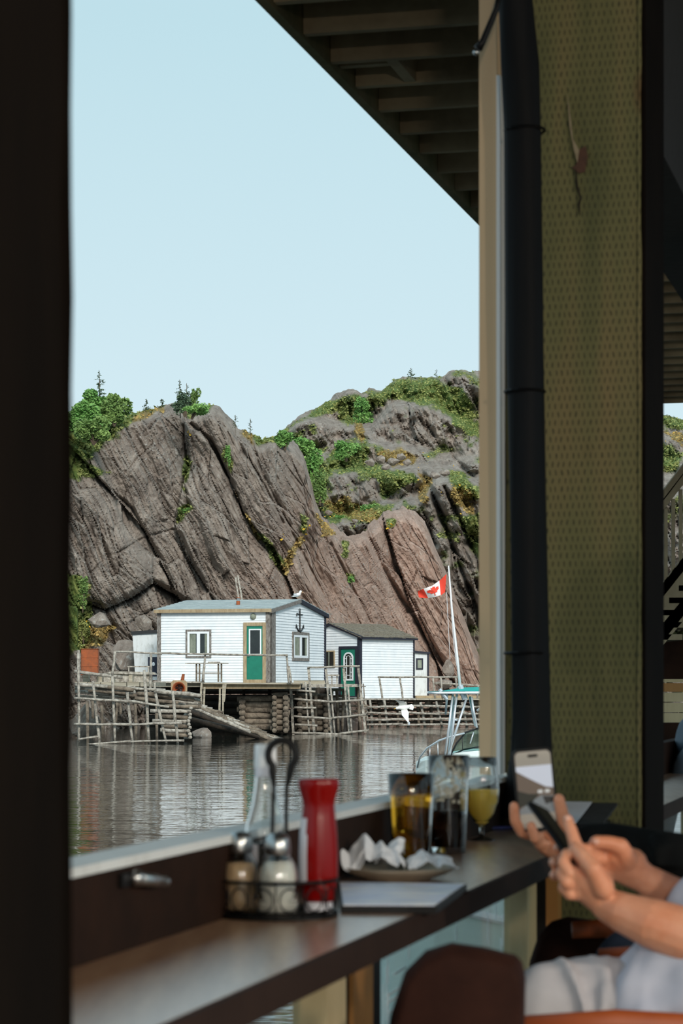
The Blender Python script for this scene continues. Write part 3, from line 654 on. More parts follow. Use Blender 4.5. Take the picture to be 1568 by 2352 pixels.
mb = MB(); mb.box((3.71,-.052,1.06),(4.12,-.035,1.96)); mb.build('pane', M['pane_dark'], dr)
mb = MB(); mb.tube([(3.63,-.04,.98),(3.63,-.09,.98),(3.70,-.09,.98)], .015, 6); mb.build('door_handle', M['steel'], dr)
mb = MB(); mb.lathe([(0.001,.0),(.10,.0),(.12,.02),(.10,.07),(.05,.10),(.001,.11)], n=16); o = mb.build('wall_lamp', M['curtain'], h1, smooth=True); o.rotation_euler = (PI/2,0,0); o.location = (3.83,-.02,2.46)
# chimney pipe
mb = MB(); mb.tube([(0,0,-.1),(0,0,.2)], .075, 12); mb.tube([(0,0,.2),(0,0,.30)], .06, 12, mi=1); mb.tube([(0,0,.30),(0,0,.33)], .085, 12)
o = mb.build('stove_pipe', [M['rust'], M['steel']], h1); o.location = (2.75, 1.3, H1+.18)
# anchor on the gable
an = MB(); s_ = 2.9/1.75
def ap(y, z): return (L1+.045, 3.32+y*s_, 1.95+z)
an.tube([ap(0,.05), ap(0,.80)], .03, 6); an.tube([ap(-.22,.70), ap(.22,.67)], .022, 6); an.tube([ap(-.22,.70), ap(-.22,.60)], .02, 6)
an.tube([ap(-.26,.24), ap(-.17,.10), ap(0,.0), ap(.17,.10), ap(.26,.24)], [.015,.03,.045,.03,.015], 6)
for k in (-1,1): an.raw([ap(k*.30,.14), ap(k*.19,.20), ap(k*.28,.30)]+[(L1+.06,)+ap(k*.30,.14)[1:], (L1+.06,)+ap(k*.19,.20)[1:], (L1+.06,)+ap(k*.28,.30)[1:]], [(0,1,2),(3,5,4),(0,3,4,1),(1,4,5,2),(2,5,3,0)])
an.tube([ap(.05*math.cos(a), .85+.05*math.sin(a)) for a in [i*PI/5 for i in range(10)]], .014, 5, closed=True)
an.build('anchor', M['black_iron'], h1)
mb = MB(); mb.box((L1+.0,-.05,-.12),(L1+.07,G1,.0)); mb.build('sill_beam', M['deck_wood'], h1)
# ---- second white house
L2, G2, H2, R2 = 3.42, 3.6, 2.70, 3.30
h2 = thing('white_house', (.803, 105, 1.225), 'smaller white house with shingled roof and green arched pane door, right of the larger one', 'house', rz=PI/4)
mb = MB(); mb.box((0,0,0),(L2,G2,H2)); mb.raw([(0,0,H2),(L2,0,H2),(L2,G2,H2),(0,G2,H2),(0,G2/2,R2-.03),(L2,G2/2,R2-.03)], [(0,1,5,4),(2,3,4,5),(1,2,5),(3,0,4)]); mb.build('wall_core', M['white_paint'], h2)
mb = MB(); siding(mb, L2, None, (lambda z: (0, L2), H2), step=.115); mb.build('front_siding', M['white_paint'], h2, kind='stuff')
def gl2(z):
    if z <= H2: return (0, G2)
    k = (z-H2)/(R2-H2)*G2/2; return (k, G2-k)
mb = MB(); siding(mb, G2, None, (gl2, R2-.05), face='y', off=0, flip=-1, step=.115); mb.build('gable_siding', M['white_paint'], h2, kind='stuff')
for s_ in (0,1):
    mb = MB(); y0, y1 = (-.2, G2/2) if s_ == 0 else (G2+.2, G2/2); sl = (R2-H2)/(G2/2); zz = H2-.2*sl+.03; nc = 9; rg = random.Random(3)
    for i in range(nc):
        fa, fb = i/nc, (i+1)/nc; ya_, yb_ = y0+(y1-y0)*fa, y0+(y1-y0)*fb; za, zb = zz+(R2+.03-zz)*fa, zz+(R2+.03-zz)*fb
        x = -.15
        while x < L2+.1:
            x2 = min(x+rg.uniform(.2,.32), L2+.12); tk = rg.uniform(.03,.055)
            mb.hexa([(x,ya_,za),(x2-.012,ya_,za),(x2-.012,yb_,zb),(x,yb_,zb),(x,ya_,za+tk),(x2-.012,ya_,za+tk),(x2-.012,yb_,zb+.015),(x,yb_,zb+.015)]); x = x2
    mb.build('roof_shingles', M['roof_shingle'], h2, kind='stuff')
    mb = MB(); mb.hexa([(-.13,y0,zz-.06),(-.02,y0,zz-.06),(-.02,y1,R2-.07),(-.13,y1,R2-.07),(-.13,y0,zz+.06),(-.02,y0,zz+.06),(-.02,y1,R2+.05),(-.13,y1,R2+.05)]); mb.build('bargeboard', M['navy_trim'], h2)
mb = MB(); mb.box((-.1,-.2,H2-.1),(L2+.1,-.14,H2+.0)); mb.build('fascia', M['navy_trim'], h2)
for a, b in (((-.06,-.05,0),(.10,.10,H2)), ((L2-.03,-.05,0),(L2+.05,.1,H2))):
    mb = MB(); mb.box(a, b); mb.build('corner_board', M['navy_trim'], h2)
mb = MB(); frame_rect(mb, 'y', .10, 1.24, -.02, 2.30, .12, 0, .06, 0, -1); mb.build('door_frame', M['navy_trim'], h2)
mb = MB(); slab(mb, 'y', .22, 1.12, 0, 2.18, 0, .0362, 0, -1); dr = mb.build('door', M['green_door'], h2)
# arched fanlight pane in the door
c_, zb_, zt_ = .66, .78, 1.78; ao, ai = .30, .22; pr = []; pi_ = []
for i in range(17):
    a = PI*i/16; pr.append((c_+ao*math.cos(a), zt_+ao*.85*math.sin(a)*1.0)); pi_.append((c_+ai*math.cos(a), zt_+ai*.85*math.sin(a)))
pr = [(c_+ao, zb_)]+pr+[(c_-ao, zb_)]; pi_ = [(c_+ai, zb_+.07)]+pi_+[(c_-ai, zb_+.07)]
mb = MB(); n = len(pr); vs = [(-.036,y,z) for y,z in pr]+[(-.036,y,z) for y,z in pi_]+[(-.065,y,z) for y,z in pr]+[(-.065,y,z) for y,z in pi_]
fs = []
for i in range(n):
    j = (i+1)%n; fs += [(2*n+i,3*n+i,3*n+j,2*n+j),(i,j,n+j,n+i),(i,2*n+i,2*n+j,j),(n+i,n+j,3*n+j,3*n+i)]
mb.raw(vs, fs)
for y in (c_-.11, c_+.11): mb.box((-.062,y-.013,zb_+.05),(-.036,y+.013,zt_+.08))
for z in (.98, 1.15, 1.35, 1.55, 1.75): mb.box((-.060,c_-.23,z-.012),(-.036,c_-.10,z+.012)); mb.box((-.060,c_+.10,z-.012),(-.036,c_+.23,z+.012))
mb.box((-.061,c_-.12,1.0),(-.036,c_+.12,1.03)); mb.tube([(-.05,c_+.11*math.cos(a),zt_+.10*math.sin(a)) for a in [PI*i/8 for i in range(9)]], .013, 4)
mb.build('pane_lattice', M['sash'], dr)
mb = MB(); vs = [(-.040,y,z) for y,z in pi_]; mb.raw(vs+[(-.036,y,z) for y,z in pi_], [tuple(range(n)), tuple(reversed(range(n,2*n)))]+[(i,n+i,n+(i+1)%n,(i+1)%n) for i in range(n)]); mb.build('pane', M['pane_dark'], dr)
mb = MB(); frame_rect(mb, 'y', 1.52, 2.16, 1.36, 2.12, .06, 0, .045, 0, -1); wf = mb.build('window_frame', M['tan_trim'], h2)
mb = MB(); slab(mb, 'y', 1.58, 2.10, 1.42, 2.06, 0, .036, 0, -1); mb.build('pane', M['pane_dark'], wf)
mb = MB(); slab(mb, 'y', 1.86, 1.92, 1.42, 2.06, .03, .044, 0, -1); mb.build('curtain', M['curtain'], wf)
# ---- annex
a0 = P(953, 1598, 107.3)
h3 = thing('annex_shed', (a0.x, a0.y, a0.z), 'tiny white lean-to with navy trim against the right side of the smaller house', 'shed', rz=0.25)
mb = MB(); mb.box((0,0,0),(.62,.9,1.92)); mb.build('wall_core', M['white_worn'], h3)
mb = MB(); mb.hexa([(-.05,-.1,1.92),(.68,-.1,1.88),(.68,1,1.88),(-.05,1,1.92),(-.05,-.1,2.02),(.68,-.1,1.96),(.68,1,1.96),(-.05,1,2.02)]); mb.build('roof', M['navy_trim'], h3)
mb = MB(); mb.box((.56,-.04,0),(.64,.02,1.9)); mb.build('corner_board', M['navy_trim'], h3)
mb = MB(); frame_rect(mb, 'x', .04, .36, 1.18, 1.68, .06, 0, .04); wf = mb.build('window_frame', M['navy_trim'], h3)
mb = MB(); mb.box((.1,-.03,1.24),(.3,0,1.62)); mb.build('pane', M['curtain'], wf)
# ---- weathered shed left of the house
a0 = P(304, 1562, 93.5)
h4 = thing('storage_shed', (a0.x, a0.y, a0.z), 'narrow flaking white shed with black roof edge, left of the larger white house', 'shed', rz=-.1)
mb = MB(); mb.hexa([(.12,0,0),(1.05,0,0),(1.05,1.2,0),(.12,1.2,0),(0,0,1.78),(1.05,0,1.84),(1.05,1.2,1.84),(0,1.2,1.78)]); mb.build('wall_core', M['white_worn'], h4)
mb = MB(); mb.hexa([(-.04,-.08,1.78),(1.08,-.08,1.84),(1.08,1.3,1.84),(-.04,1.3,1.78),(-.04,-.08,1.90),(1.08,-.08,1.97),(1.08,1.3,1.97),(-.04,1.3,1.90)]); mb.build('roof', M['black_iron'], h4)
mb = MB()
for i in range(9): mb.box((.68,-.02,.98+i*.05),(.86,0,1.005+i*.05))
mb.build('louvre', M['white_worn'], h4)
mb = MB(); mb.box((.62,-.03,.15),(1.0,0,.90)); d_ = mb.build('door', M['blue_door'], h4)
mb = MB(); mb.ball((.84,-.04,.62),(.06,.015,.08)); mb.build('door_plate', M['pvc'], d_)
for i in range(4):
    mb = MB(); mb.box((.14+i*.22,-.012,.95 if i > 1 else .05),(.33+i*.22,0,1.76)); mb.build('plank', M['white_worn'], h4)

# ------------------------------------------------------------------ wharf timber
def wj(rng, p, q, k): return [p+(q-p)*i/k+Vector((rng.uniform(-1,1),0,rng.uniform(-1,1)))*0.012*(0<i<k) for i in range(k+1)]
RS = random.Random(42)
def stick(par, u0, v0, u1, v1, Y, r, name='pole', m='grey_wood', Y2=None, sq=False, lab=None):
    p, q = P(u0, v0, Y), P(u1, v1, Y2 or Y); mb = MB(); k = 4
    pts = [a-Vector(par.location) for a in wj(RS, p, q, k)]
    mb.tube(pts, [r*RS.uniform(.85,1.12) for _ in pts], 4 if sq else 7, sq=sq); return mb.build(name, M[m], par, smooth=not sq, label=lab)
def plankbox(par, u0, v0, u1, v1, Y, depth, name='plank', m='deck_wood', dv=0):
    a, b = P(u0, v0, Y), P(u1, v1, Y); o_ = Vector(par.location); mb = MB(); sl = dv*Y/F
    mb.hexa([Vector((a.x,Y,b.z))-o_, Vector((b.x,Y,b.z-sl))-o_, Vector((b.x,Y+depth,b.z-sl))-o_, Vector((a.x,Y+depth,b.z))-o_, Vector((a.x,Y,a.z))-o_, Vector((b.x,Y,a.z-sl))-o_, Vector((b.x,Y+depth,a.z-sl))-o_, Vector((a.x,Y+depth,a.z))-o_])
    return mb.build(name, M[m], par)
def base(u, Y): v = P(u, 1575, Y); return (v.x, v.y, 0)
# left wharf
lw = thing('wharf', base(300, 73.5), 'left wharf, open lattice of weathered poles in front of a heap of logs', 'wharf')
for a in ((180,1493,181,1712),(213,1564,229,1712),(258,1552,264,1712),(292,1590,305,1710),(331,1539,343,1710),(357,1593,382,1708),(396,1587,408,1708)): stick(lw, *a, 73.5, .047)
stick(lw, 264,1496, 258,1552, 73.6, .04)
for a in ((170,1603,300,1612),(290,1609,388,1624),(170,1663,300,1664),(290,1664,418,1661)): stick(lw, *a, 73.35, .040, 'crosspiece')
for a in ((170,1712,300,1702),(290,1704,423,1701),(180,1698,226,1692)): stick(lw, *a, 73.3, .033, 'crosspiece')
stick(lw, 170,1542, 281,1556, 76, .055, 'handrail'); stick(lw, 266,1497, 372,1501, 76.5, .035, 'handrail')
for a in ((234,1620,236,1712),(270,1612,266,1660),(275,1600,277,1640),(212,1610,214,1650),(310,1600,312,1712),(338,1598,336,1712),(360,1620,360,1712),(200,1610,202,1712)): stick(lw, *a, 78, .055, 'pile', 'grey_wood2')
for a in ((347,1502,345,1590),(355,1568,357,1600),(308,1575,308,1595)): stick(lw, *a, 77.5, .045, 'post')
dk = thing('wharf_deck', base(260, 78), 'short plank landing beside the rusty drum, at the left of the wharf', 'deck')
for i in range(6): plankbox(dk, 172+i*30, 1566+(i%2), 200+i*30, 1577, 78.2, 6, 'plank')
plankbox(dk, 170,1577, 345,1590, 79, .3, 'beam', 'grey_wood2')
for a, b in ((190,203),(222,234),(252,262),(296,304)): plankbox(dk, a,1550, b,1567, 79.5, .5, 'block', 'deck_wood')
# log heap
lh = thing('log_heap', base(300, 76), 'heap of grey driftwood logs lying behind the left lattice of poles', 'log pile')
for r in range(4):
    u = 172
    while u < 455-r*6:
        ln = RS.uniform(50,110); v = 1573+r*9.5+(u-180)*.085+RS.uniform(-2.5,2.5)
        stick(lh, u, v, min(u+ln, 462), v+ln*.085+RS.uniform(-3,3), 75.5+r*.15-0.3*RS.random(), RS.uniform(.045,.085), 'log', RS.choice(['grey_wood','grey_wood2','grey_wood2'])); u += ln*RS.uniform(.55,.8)
for r, (v, u0, u1) in enumerate(((1622,378,455),(1633,345,437),(1645,372,440),(1656,350,432),(1668,372,436),(1677,368,434),(1687,380,437))): stick(lh, u0, v, u1, v+RS.uniform(0,4), 75.2, .065, 'log', 'grey_wood' if r%2 else 'grey_wood2')
for i in range(10): v = 1626+i*7.5; stick(lh, 436+RS.uniform(-4,3), v, 425, v+1, 75, .06, 'log', 'grey_wood', Y2=77)
# slipway of short logs
sl_ = thing('slipway', base(510, 80), 'slipway of short cross logs sloping into the water below the house deck', 'slipway')
for i in range(17):
    u = 398+i*12.5; v = 1600+i*5.6
    for j in range(2): stick(sl_, u+j*14, v+RS.uniform(-3,3)+j*3, u+36+j*16, v+12+RS.uniform(-3,4), 79-.02*i+j*.4, .06, 'cross_log', RS.choice(['grey_wood','grey_wood2']))
stick(sl_, 413,1611, 575,1683, 78.3, .055, 'rail'); stick(sl_, 430,1650, 610,1697, 79.8, .09, 'rail', 'dark_log'); stick(sl_, 400,1622, 600,1694, 80.5, .1, 'rail', 'dark_log')
# rusty fan box, drum, chair, table
def rot_thing(name, u, v, Y, lab, cat, rz=0): return thing(name, P(u, v, Y), lab, cat, rz=rz)
t = rot_thing('oil_drum_tank', 207, 1550, 79, 'rust orange steel tank standing at the far left of the wharf', 'tank')
mb = MB(); mb.cbox((-.28,-.25,0),(.28,.25,.86), .03); mb.build('body', M['rust'], t)
for z in (.0,.27,.56,.84): mb = MB(); mb.cbox((-.29,-.26,z),(.29,.26,z+.02), .006); mb.build('band', M['rust'], t)
t = rot_thing('exhaust_fan', 411, 1597, 79.5, 'rusty square fan housing with round duct leaning on the log heap', 'fan')
mb = MB(); n = 20; R_, S_ = .20, .27
outr = []; 
for i in range(n):
    a = 2*PI*i/n; k = min(1/max(abs(math.cos(a)),1e-6), 1/max(abs(math.sin(a)),1e-6)); outr.append((S_*k*math.cos(a), S_*k*math.sin(a)))
vs = [(x,0,y+.23) for x,y in outr]+[(R_*math.cos(2*PI*i/n),0,R_*math.sin(2*PI*i/n)+.23) for i in range(n)]
vs += [(x,.06,z) for x,y,z in vs]
mb.raw(vs, [(i,(i+1)%n,n+(i+1)%n,n+i) for i in range(n)]+[(2*n+i,3*n+i,3*n+(i+1)%n,2*n+(i+1)%n) for i in range(n)]+[(i,2*n+i,2*n+(i+1)%n,(i+1)%n) for i in range(n)]+[(n+i,n+(i+1)%n,3*n+(i+1)%n,3*n+i) for i in range(n)])
mb.build('housing', M['tan_trim'], t)
mb = MB(); mb.rings([[(r*math.cos(2*PI*i/n), y, r*math.sin(2*PI*i/n)+.23) for i in range(n)] for r, y in ((.21,.03),(.22,-.10),(.19,-.10),(.15,.12),(.001,.13))], caps=False); mb.build('duct', M['rust'], t, smooth=True)
mb = MB()
for i in range(5):
    a = 2*PI*i/5; mb.raw([(0,.07,.23),(.13*math.cos(a),.03,.23+.13*math.sin(a)),(.13*math.cos(a+.8),.09,.23+.13*math.sin(a+.8)),(.01,.075,.235),(.128*math.cos(a),.038,.23+.13*math.sin(a)),(.128*math.cos(a+.8),.098,.23+.13*math.sin(a+.8))], [(0,1,2),(3,5,4)])
mb.ball((0,.05,.23),.035); mb.build('blade_wheel', M['black_iron'], t)
t = rot_thing('deck_chair', 413, 1563, 86.8, 'small rust brown slung chair on the deck, left of the work table', 'chair')
mb = MB(); mb.hexa([(.02,0,.0),(.14,0,.0),(.14,.3,0),(.02,.3,0),(.08,0,.24),(.16,0,.24),(.16,.3,.24),(.08,.3,.24)]); mb.build('backrest', M['rust'], t)
mb = MB(); mb.box((-.20,0,.0),(.06,.3,.03)); mb.build('seat', M['pvc'], t)
t = rot_thing('work_table', 483, 1566, 88.2, 'long grey plank table standing on the deck under the house window', 'table', rz=-.3)
mb = MB(); mb.box((-.88,-.3,.66),(.62,.25,.70)); mb.build('tabletop', M['grey_wood'], t); mb = MB(); mb.box((.0,-.25,.70),(.35,.1,.74)); mb.build('loose_board', M['grey_wood'], t)
for x in (-.5,-.38,.36,.48): mb = MB(); mb.box((x,-.22,0),(x+.05,-.17,.66)); mb.build('leg', M['grey_wood2'], t)
mb = MB(); mb.box((-.5,-.21,.30),(.52,-.18,.34)); mb.build('stretcher', M['grey_wood2'], t)
# picnic box between shed and rail
t = rot_thing('plank_bench', 300, 1566, 82, 'broad grey plank bench with raised top rail, behind the left handrail', 'bench')
mb = MB(); mb.box((-.9,-.2,.0),(.72,.4,.28)); mb.build('side_board', M['grey_wood'], t); mb = MB(); mb.hexa([(-.95,-.3,.28),(.9,-.3,.24),(.9,.5,.24),(-.95,.5,.28),(-.6,-.3,.36),(.8,-.3,.33),(.8,.5,.33),(-.6,.5,.36)]); mb.build('seat_board', M['grey_wood'], t)
mb = MB(); mb.box((-.1,-.1,.50),(.66,.0,.54)); mb.build('top_board', M['grey_wood'], t)
for x in (-.08,.6): mb = MB(); mb.box((x,-.08,.33),(x+.04,-.03,.5)); mb.build('upright', M['grey_wood'], t)
# house deck
hd = thing('wharf_deck', base(520, 87), 'long plank deck on posts under the larger white house', 'deck')
plankbox(hd, 352,1565, 462,1569, 86.0, 2.2, 'plank', 'grey_wood'); plankbox(hd, 360,1569, 462,1578, 86.2, .2, 'beam', 'deck_wood')
plankbox(hd, 462,1568, 690,1571, 85.8, 2.4, 'plank', 'deck_wood', 1); plankbox(hd, 462,1571, 690,1582, 86.0, .2, 'beam', 'tan_trim', 0)
for i in range(9): plankbox(hd, 352+i*38, 1568.5, 390+i*38, 1571.5, 88.3+.0*i, 8.5, 'floor_board', 'grey_wood')
for i in range(6): plankbox(hd, 370+i*62, 1572, 376+i*62, 1585, 88.5, 7, 'cross_beam', 'dark_log')
plankbox(hd, 674,1563, 746,1573, 89.5, .3, 'beam', 'deck_wood'); plankbox(hd, 684,1572, 745,1579, 89.3, .3, 'beam', 'grey_wood')
for a in ((463,1568,461,1628),(470,1578,468,1628),(513,1572,511,1650),(518,1570,514,1612),(505,1580,504,1640)): stick(hd, *a, 85.6, .05, 'post', 'deck_wood', sq=True)
for u in (560, 620, 680, 730): stick(hd, u, 1576, u, 1700, 92, .07, 'pile', 'dark_log')
hr = thing('handrail', base(560, 85), 'thin grey pole handrail along the deck of the larger white house', 'railing')
stick(hr, 364,1500, 470,1503, 85.5, .035, 'rail'); stick(hr, 466,1502, 661,1505, 85.5, .037, 'rail')
for a in ((471,1504,465,1566),(470,1530,466,1566),(658,1505,663,1570),(663,1530,669,1572)): stick(hr, *a, 85.6, .038, 'post')
# log cribs under the deck
def crib(u0, u1, v0, v1, Y, lab, n=6, r=.115, seed=1, group=None, m='grey_wood2', ends=True):
    rg = random.Random(seed); c = thing('log_crib', base((u0+u1)/2, Y), lab, 'crib', group); dv = (v1-v0)/n
    for i in range(n):
        v = v0+dv*(i+.5)
        stick(c, u0+rg.uniform(-5,5), v+rg.uniform(-1.5,1.5), u1+rg.uniform(-4,4), v+rg.uniform(-1,3), Y, r, 'log', m)
        for uu in ((u0+8, u1-8) if ends else ()): stick(c, uu, v+dv*.5, uu, v+dv*.5, Y-.35, r*1.05, 'cross_log', 'grey_wood2', Y2=Y+3.0)
    return c
crib(548, 646, 1598, 1676, 87.2, 'log crib of stacked round logs under the deck, left one', 6, .115, 1)
crib(622, 664, 1590, 1678, 86.7, 'log crib behind the left end of the ladder-like fence', 7, .10, 2)
crib(680, 756, 1592, 1680, 90.2, 'log crib deep behind the middle of the ladder-like fence', 7, .10, 3)
crib(335, 760, 1580, 1716, 97.2, 'added dark log wall standing in for shade under the larger white house', 9, .15, 4, m='dark_log', ends=False)  # added wall; its dark logs stand in for the void's shade
# middle fence
mf = thing('pole_fence', base(755, 88), 'ladder-like lattice of grey poles standing in the water before the two houses', 'wharf fence')
for a in ((667,1579,674,1690),(708,1533,722,1688),(748,1536,762,1686),(789,1534,802,1684),(822,1530,839,1682)): stick(mf, *a, 88, .065, 'post', sq=True)
for a in ((701,1566,710,1690),(758,1573,769,1690),(799,1575,808,1688)): stick(mf, *a, 87.7, .038, 'pole')
for a in ((820,1573,828,1680),(773,1585,777,1682),(726,1590,724,1680),(790,1585,786,1680)): stick(mf, *a, 90, .06, 'pile', 'grey_wood2')
stick(mf, 834,1570, 836,1608, 87.9, .022, 'pole', 'grey_wood2'); stick(mf, 829,1577, 840,1577, 87.9, .015, 'pole', 'grey_wood2')
stick(mf, 706,1533, 826,1530, 87.9, .04, 'handrail'); plankbox(mf, 705,1571, 832,1578, 88.2, .5, 'beam', 'grey_wood')
for a in ((671,1584,724,1589),(674,1605,756,1612),(750,1612,839,1607),(675,1625,726,1626),(675,1645,762,1651),(755,1650,840,1641),(677,1664,729,1667),(670,1683,778,1686),(775,1686,847,1677)): stick(mf, *a, 87.6, .042, 'crosspiece')
for a in ((775,1623,842,1621),(778,1634,842,1633),(780,1645,842,1646),(730,1600,800,1598)): stick(mf, *a, 90.5, .045, 'crosspiece', 'grey_wood2')
# table on that landing
t = rot_thing('work_table', 764, 1574, 93, 'small grey slatted table in front of the smaller house, behind the lattice', 'table')
mb = MB(); mb.box((-.22,-.2,.36),(.25,.2,.42)); mb.build('tabletop', M['grey_wood'], t)
for x in (-.06,.14): mb = MB(); mb.box((x,-.1,0),(x+.05,0,.36)); mb.build('leg', M['grey_wood'], t)
t = rot_thing('green_bench', 779, 1608, 98, 'low grey green bench below the smaller house, seen through the lattice', 'bench')
mb = MB(); mb.box((-.35,-.2,.36),(.2,.2,.48)); mb.build('seat', M['curtain'], t)
for x in (-.3,.1): mb = MB(); mb.box((x,-.1,0),(x+.06,0,.36)); mb.build('leg', M['curtain'], t)
ld = thing('wharf_deck', base(770, 92), 'small landing in front of the smaller house, behind the lattice', 'deck')
plankbox(ld, 746,1573, 830,1577, 89, 9, 'plank', 'grey_wood'); plankbox(ld, 744,1603, 836,1609, 96, 8, 'plank', 'grey_wood')
for u in (752, 776, 800, 826): stick(ld, u, 1605, u, 1690, 97, .07, 'pile', 'dark_log')
# right wharf
rw = thing('wharf', base(960, 104), 'right wharf, low lattice of grey poles below the smaller house', 'wharf')
for a in ((838,1607,846,1680),(849,1607,855,1676),(849,1607,854,1674),(882,1608,891,1672),(965,1613,976,1671),(1001,1611,1015,1670),(1061,1613,1072,1670),(1097,1612,1101,1668),(930,1612,938,1672),(958,1606,962,1668),(1030,1608,1040,1668),(915,1610,913,1668),(870,1612,872,1668),(990,1610,990,1666),(1050,1610,1052,1666),(1088,1610,1086,1666)): stick(rw, *a, 103.5 if a[3] > 1669 else 105, .058 if a[3] > 1669 else .07, 'post', 'grey_wood' if a[3] > 1669 else 'grey_wood2')
for v in (1623,1638,1652,1664):
    for (u0, u1) in ((842,925),(915,1010),(1000,1075),(1065,1140)): stick(rw, u0, v+RS.uniform(-2,2), u1, v+RS.uniform(-2,2), 103.3, .05, 'crosspiece')
for v in (1618,1630,1645,1658):
    for (u0, u1) in ((842,960),(950,1060),(1050,1140)): stick(rw, u0, v+RS.uniform(-2,2), u1, v+RS.uniform(-2,2), 106.5, .06, 'crosspiece', 'grey_wood2')
for i in range(10): plankbox(rw, 836+i*30, 1604.5, 865+i*30, 1608, 103.8, 9, 'plank', 'deck_wood' if i > 3 else 'grey_wood')
plankbox(rw, 955,1598, 1130,1605, 106, 3, 'beam', 'tan_trim'); plankbox(rw, 836,1608, 1130,1613, 104.6, .3, 'beam', 'grey_wood2')
for i in range(9): plankbox(rw, 868+i*27, 1611, 882+i*27, 1618, 104.2, .4, 'bracket', 'grey_wood2')
stick(rw, 867,1555, 1050,1555, 104, .045, 'handrail'); stick(rw, 998,1569, 1130,1577, 106, .045, 'handrail')
for a in ((871,1556,879,1612),(918,1555,926,1612),(994,1557,999,1606),(1012,1556,1016,1606),(1098,1575,1096,1608),(1046,1556,1050,1600)): stick(rw, *a, 104, .045, 'rail_post')
# two bleached poles leaning on the cliff behind the roof
t = thing('leaning_poles', P(553, 1400, 98.0), 'pair of bleached boards leaning on the cliff behind the house roof', 'boards')
for a in ((541,1326,551,1400),(546,1322,560,1400)): stick(t, a[0], a[1], a[2], a[3], 98.3, .05, 'board', 'grey_wood', Y2=97.8, sq=True)

# ------------------------------------------------------------------ gulls
def gull_standing():
    p = P(683, 1372, 92.0); g = thing('seagull', p, 'white gull standing on the ridge of the larger white house, facing right', 'bird')
    k = 0.0168     # metres per photo pixel here
    def q(x, z, y=0): return (x*k, y, z*k)
    mb = MB()
    mb.chain([q(-11,2), q(-5,4), q(0,5.5), q(4,7)], [.015,.05,.075,.06], 10); mb.cap(q(4,7), .05, q(6.5,12), .042, 10); mb.ball(q(7,13), (.055,.045,.048), 12, 8)
    for s_ in (-1,1): mb.tube([q(0,3,s_*.03), q(.2,-1.5,s_*.03)], .006, 5)
    o = mb.build('body', M['gull_white'], g); remesh(o, .008, 4)
    mb = MB()
    for s_ in (-1,1): mb.ball(q(-3,5.5,s_*.055), (.12,.018,.045), 10, 6, Matrix.Rotation(.28,3,'Y'))
    mb.tube([q(-8,4), q(-15,1.5)], [.02,.004], 6); mb.build('wing', M['gull_grey'], g, smooth=True)
    mb = MB(); mb.tube([q(9.5,12.6), q(13.2,11.6)], [.014,.004], 6); mb.build('beak', M['yellow'], g)
    mb = MB()
    for s_ in (-1,1): mb.ball(q(8,13.6,s_*.04), .006, 6, 4)
    mb.build('eye', M['black_iron'], g)
    mb = MB()
    for s_ in (-1,1): mb.raw([q(-.5,-1.5,s_*.03), q(2.4,-1.5,s_*.05), q(2.4,-1.5,s_*.012), q(-.5,-1.1,s_*.03)], [(0,1,2),(0,3,1),(0,2,3),(1,3,2)])
    mb.build('foot', M['yellow'], g)
gull_standing()
def gull_flying():
    Y = 60.0; p = P(930, 1624, Y); g = thing('seagull', p, 'white gull flying low over the water with wings spread, before the right wharf', 'bird')
    k = Y/F
    def q(u, v, y=0): return ((u-930)*k, y, -(v-1624)*k)
    mb = MB(); mb.chain([q(911,1627,-.05), q(918,1625,-.04), q(927,1625), q(937,1624,.03)], [.035,.055,.075,.05], 10); o = mb.build('body', M['gull_white'], g); remesh(o, .008, 4)
    mb = MB(); mb.raw([q(935,1620,.03), q(946,1617,.06), q(951,1624,.07), q(948,1631,.06), q(936,1628,.03)]+[q(935,1620,.045), q(946,1617,.075), q(951,1624,.085), q(948,1631,.075), q(936,1628,.045)], [(0,1,2,3,4),(9,8,7,6,5),(0,5,6,1),(1,6,7,2),(2,7,8,3),(3,8,9,4),(4,9,5,0)]); mb.build('tail', M['gull_white'], g)
    def wing(pts, lab=None):
        n = len(pts); f_ = [q(*a) for a in pts]; b_ = [(x, y+.02, z) for x,y,z in f_]
        m_ = MB(); m_.raw(f_+b_, [tuple(range(n)), tuple(reversed(range(n,2*n)))]+[(i,n+i,n+(i+1)%n,(i+1)%n) for i in range(n)]); return m_
    wing([(920,1622,0),(914,1614,-.15),(905,1607,-.3),(916,1609,-.28),(928,1611,-.2),(935,1620,0)]).build('wing', M['gull_white'], g)
    w2 = wing([(921,1630,0),(922,1642,-.2),(930,1652,-.35),(938,1662,-.5),(937,1648,-.35),(938,1636,-.15),(934,1629,0)]).build('wing', M['gull_white'], g)
    m_ = MB(); m_.ball(q(937.5,1661,-.5), (.03,.012,.05), 6, 4); m_.build('wing_tip', M['gull_grey'], w2)
    m_ = MB(); m_.tube([q(909,1627,-.05), q(904,1629,-.07)], [.016,.004], 6); m_.build('beak', M['yellow'], g)
gull_flying()

# ------------------------------------------------------------------ boat
YB_ = 45.0; kb = YB_/F
bt = thing('motor_boat', base(1090, YB_), 'motor boat with teal canopy, aluminium tower and flag mast beside the right post', 'boat')
def bp(u, v, y=0): q = P(u, v, YB_); return Vector((q.x, YB_+y, q.z))-Vector(bt.location)
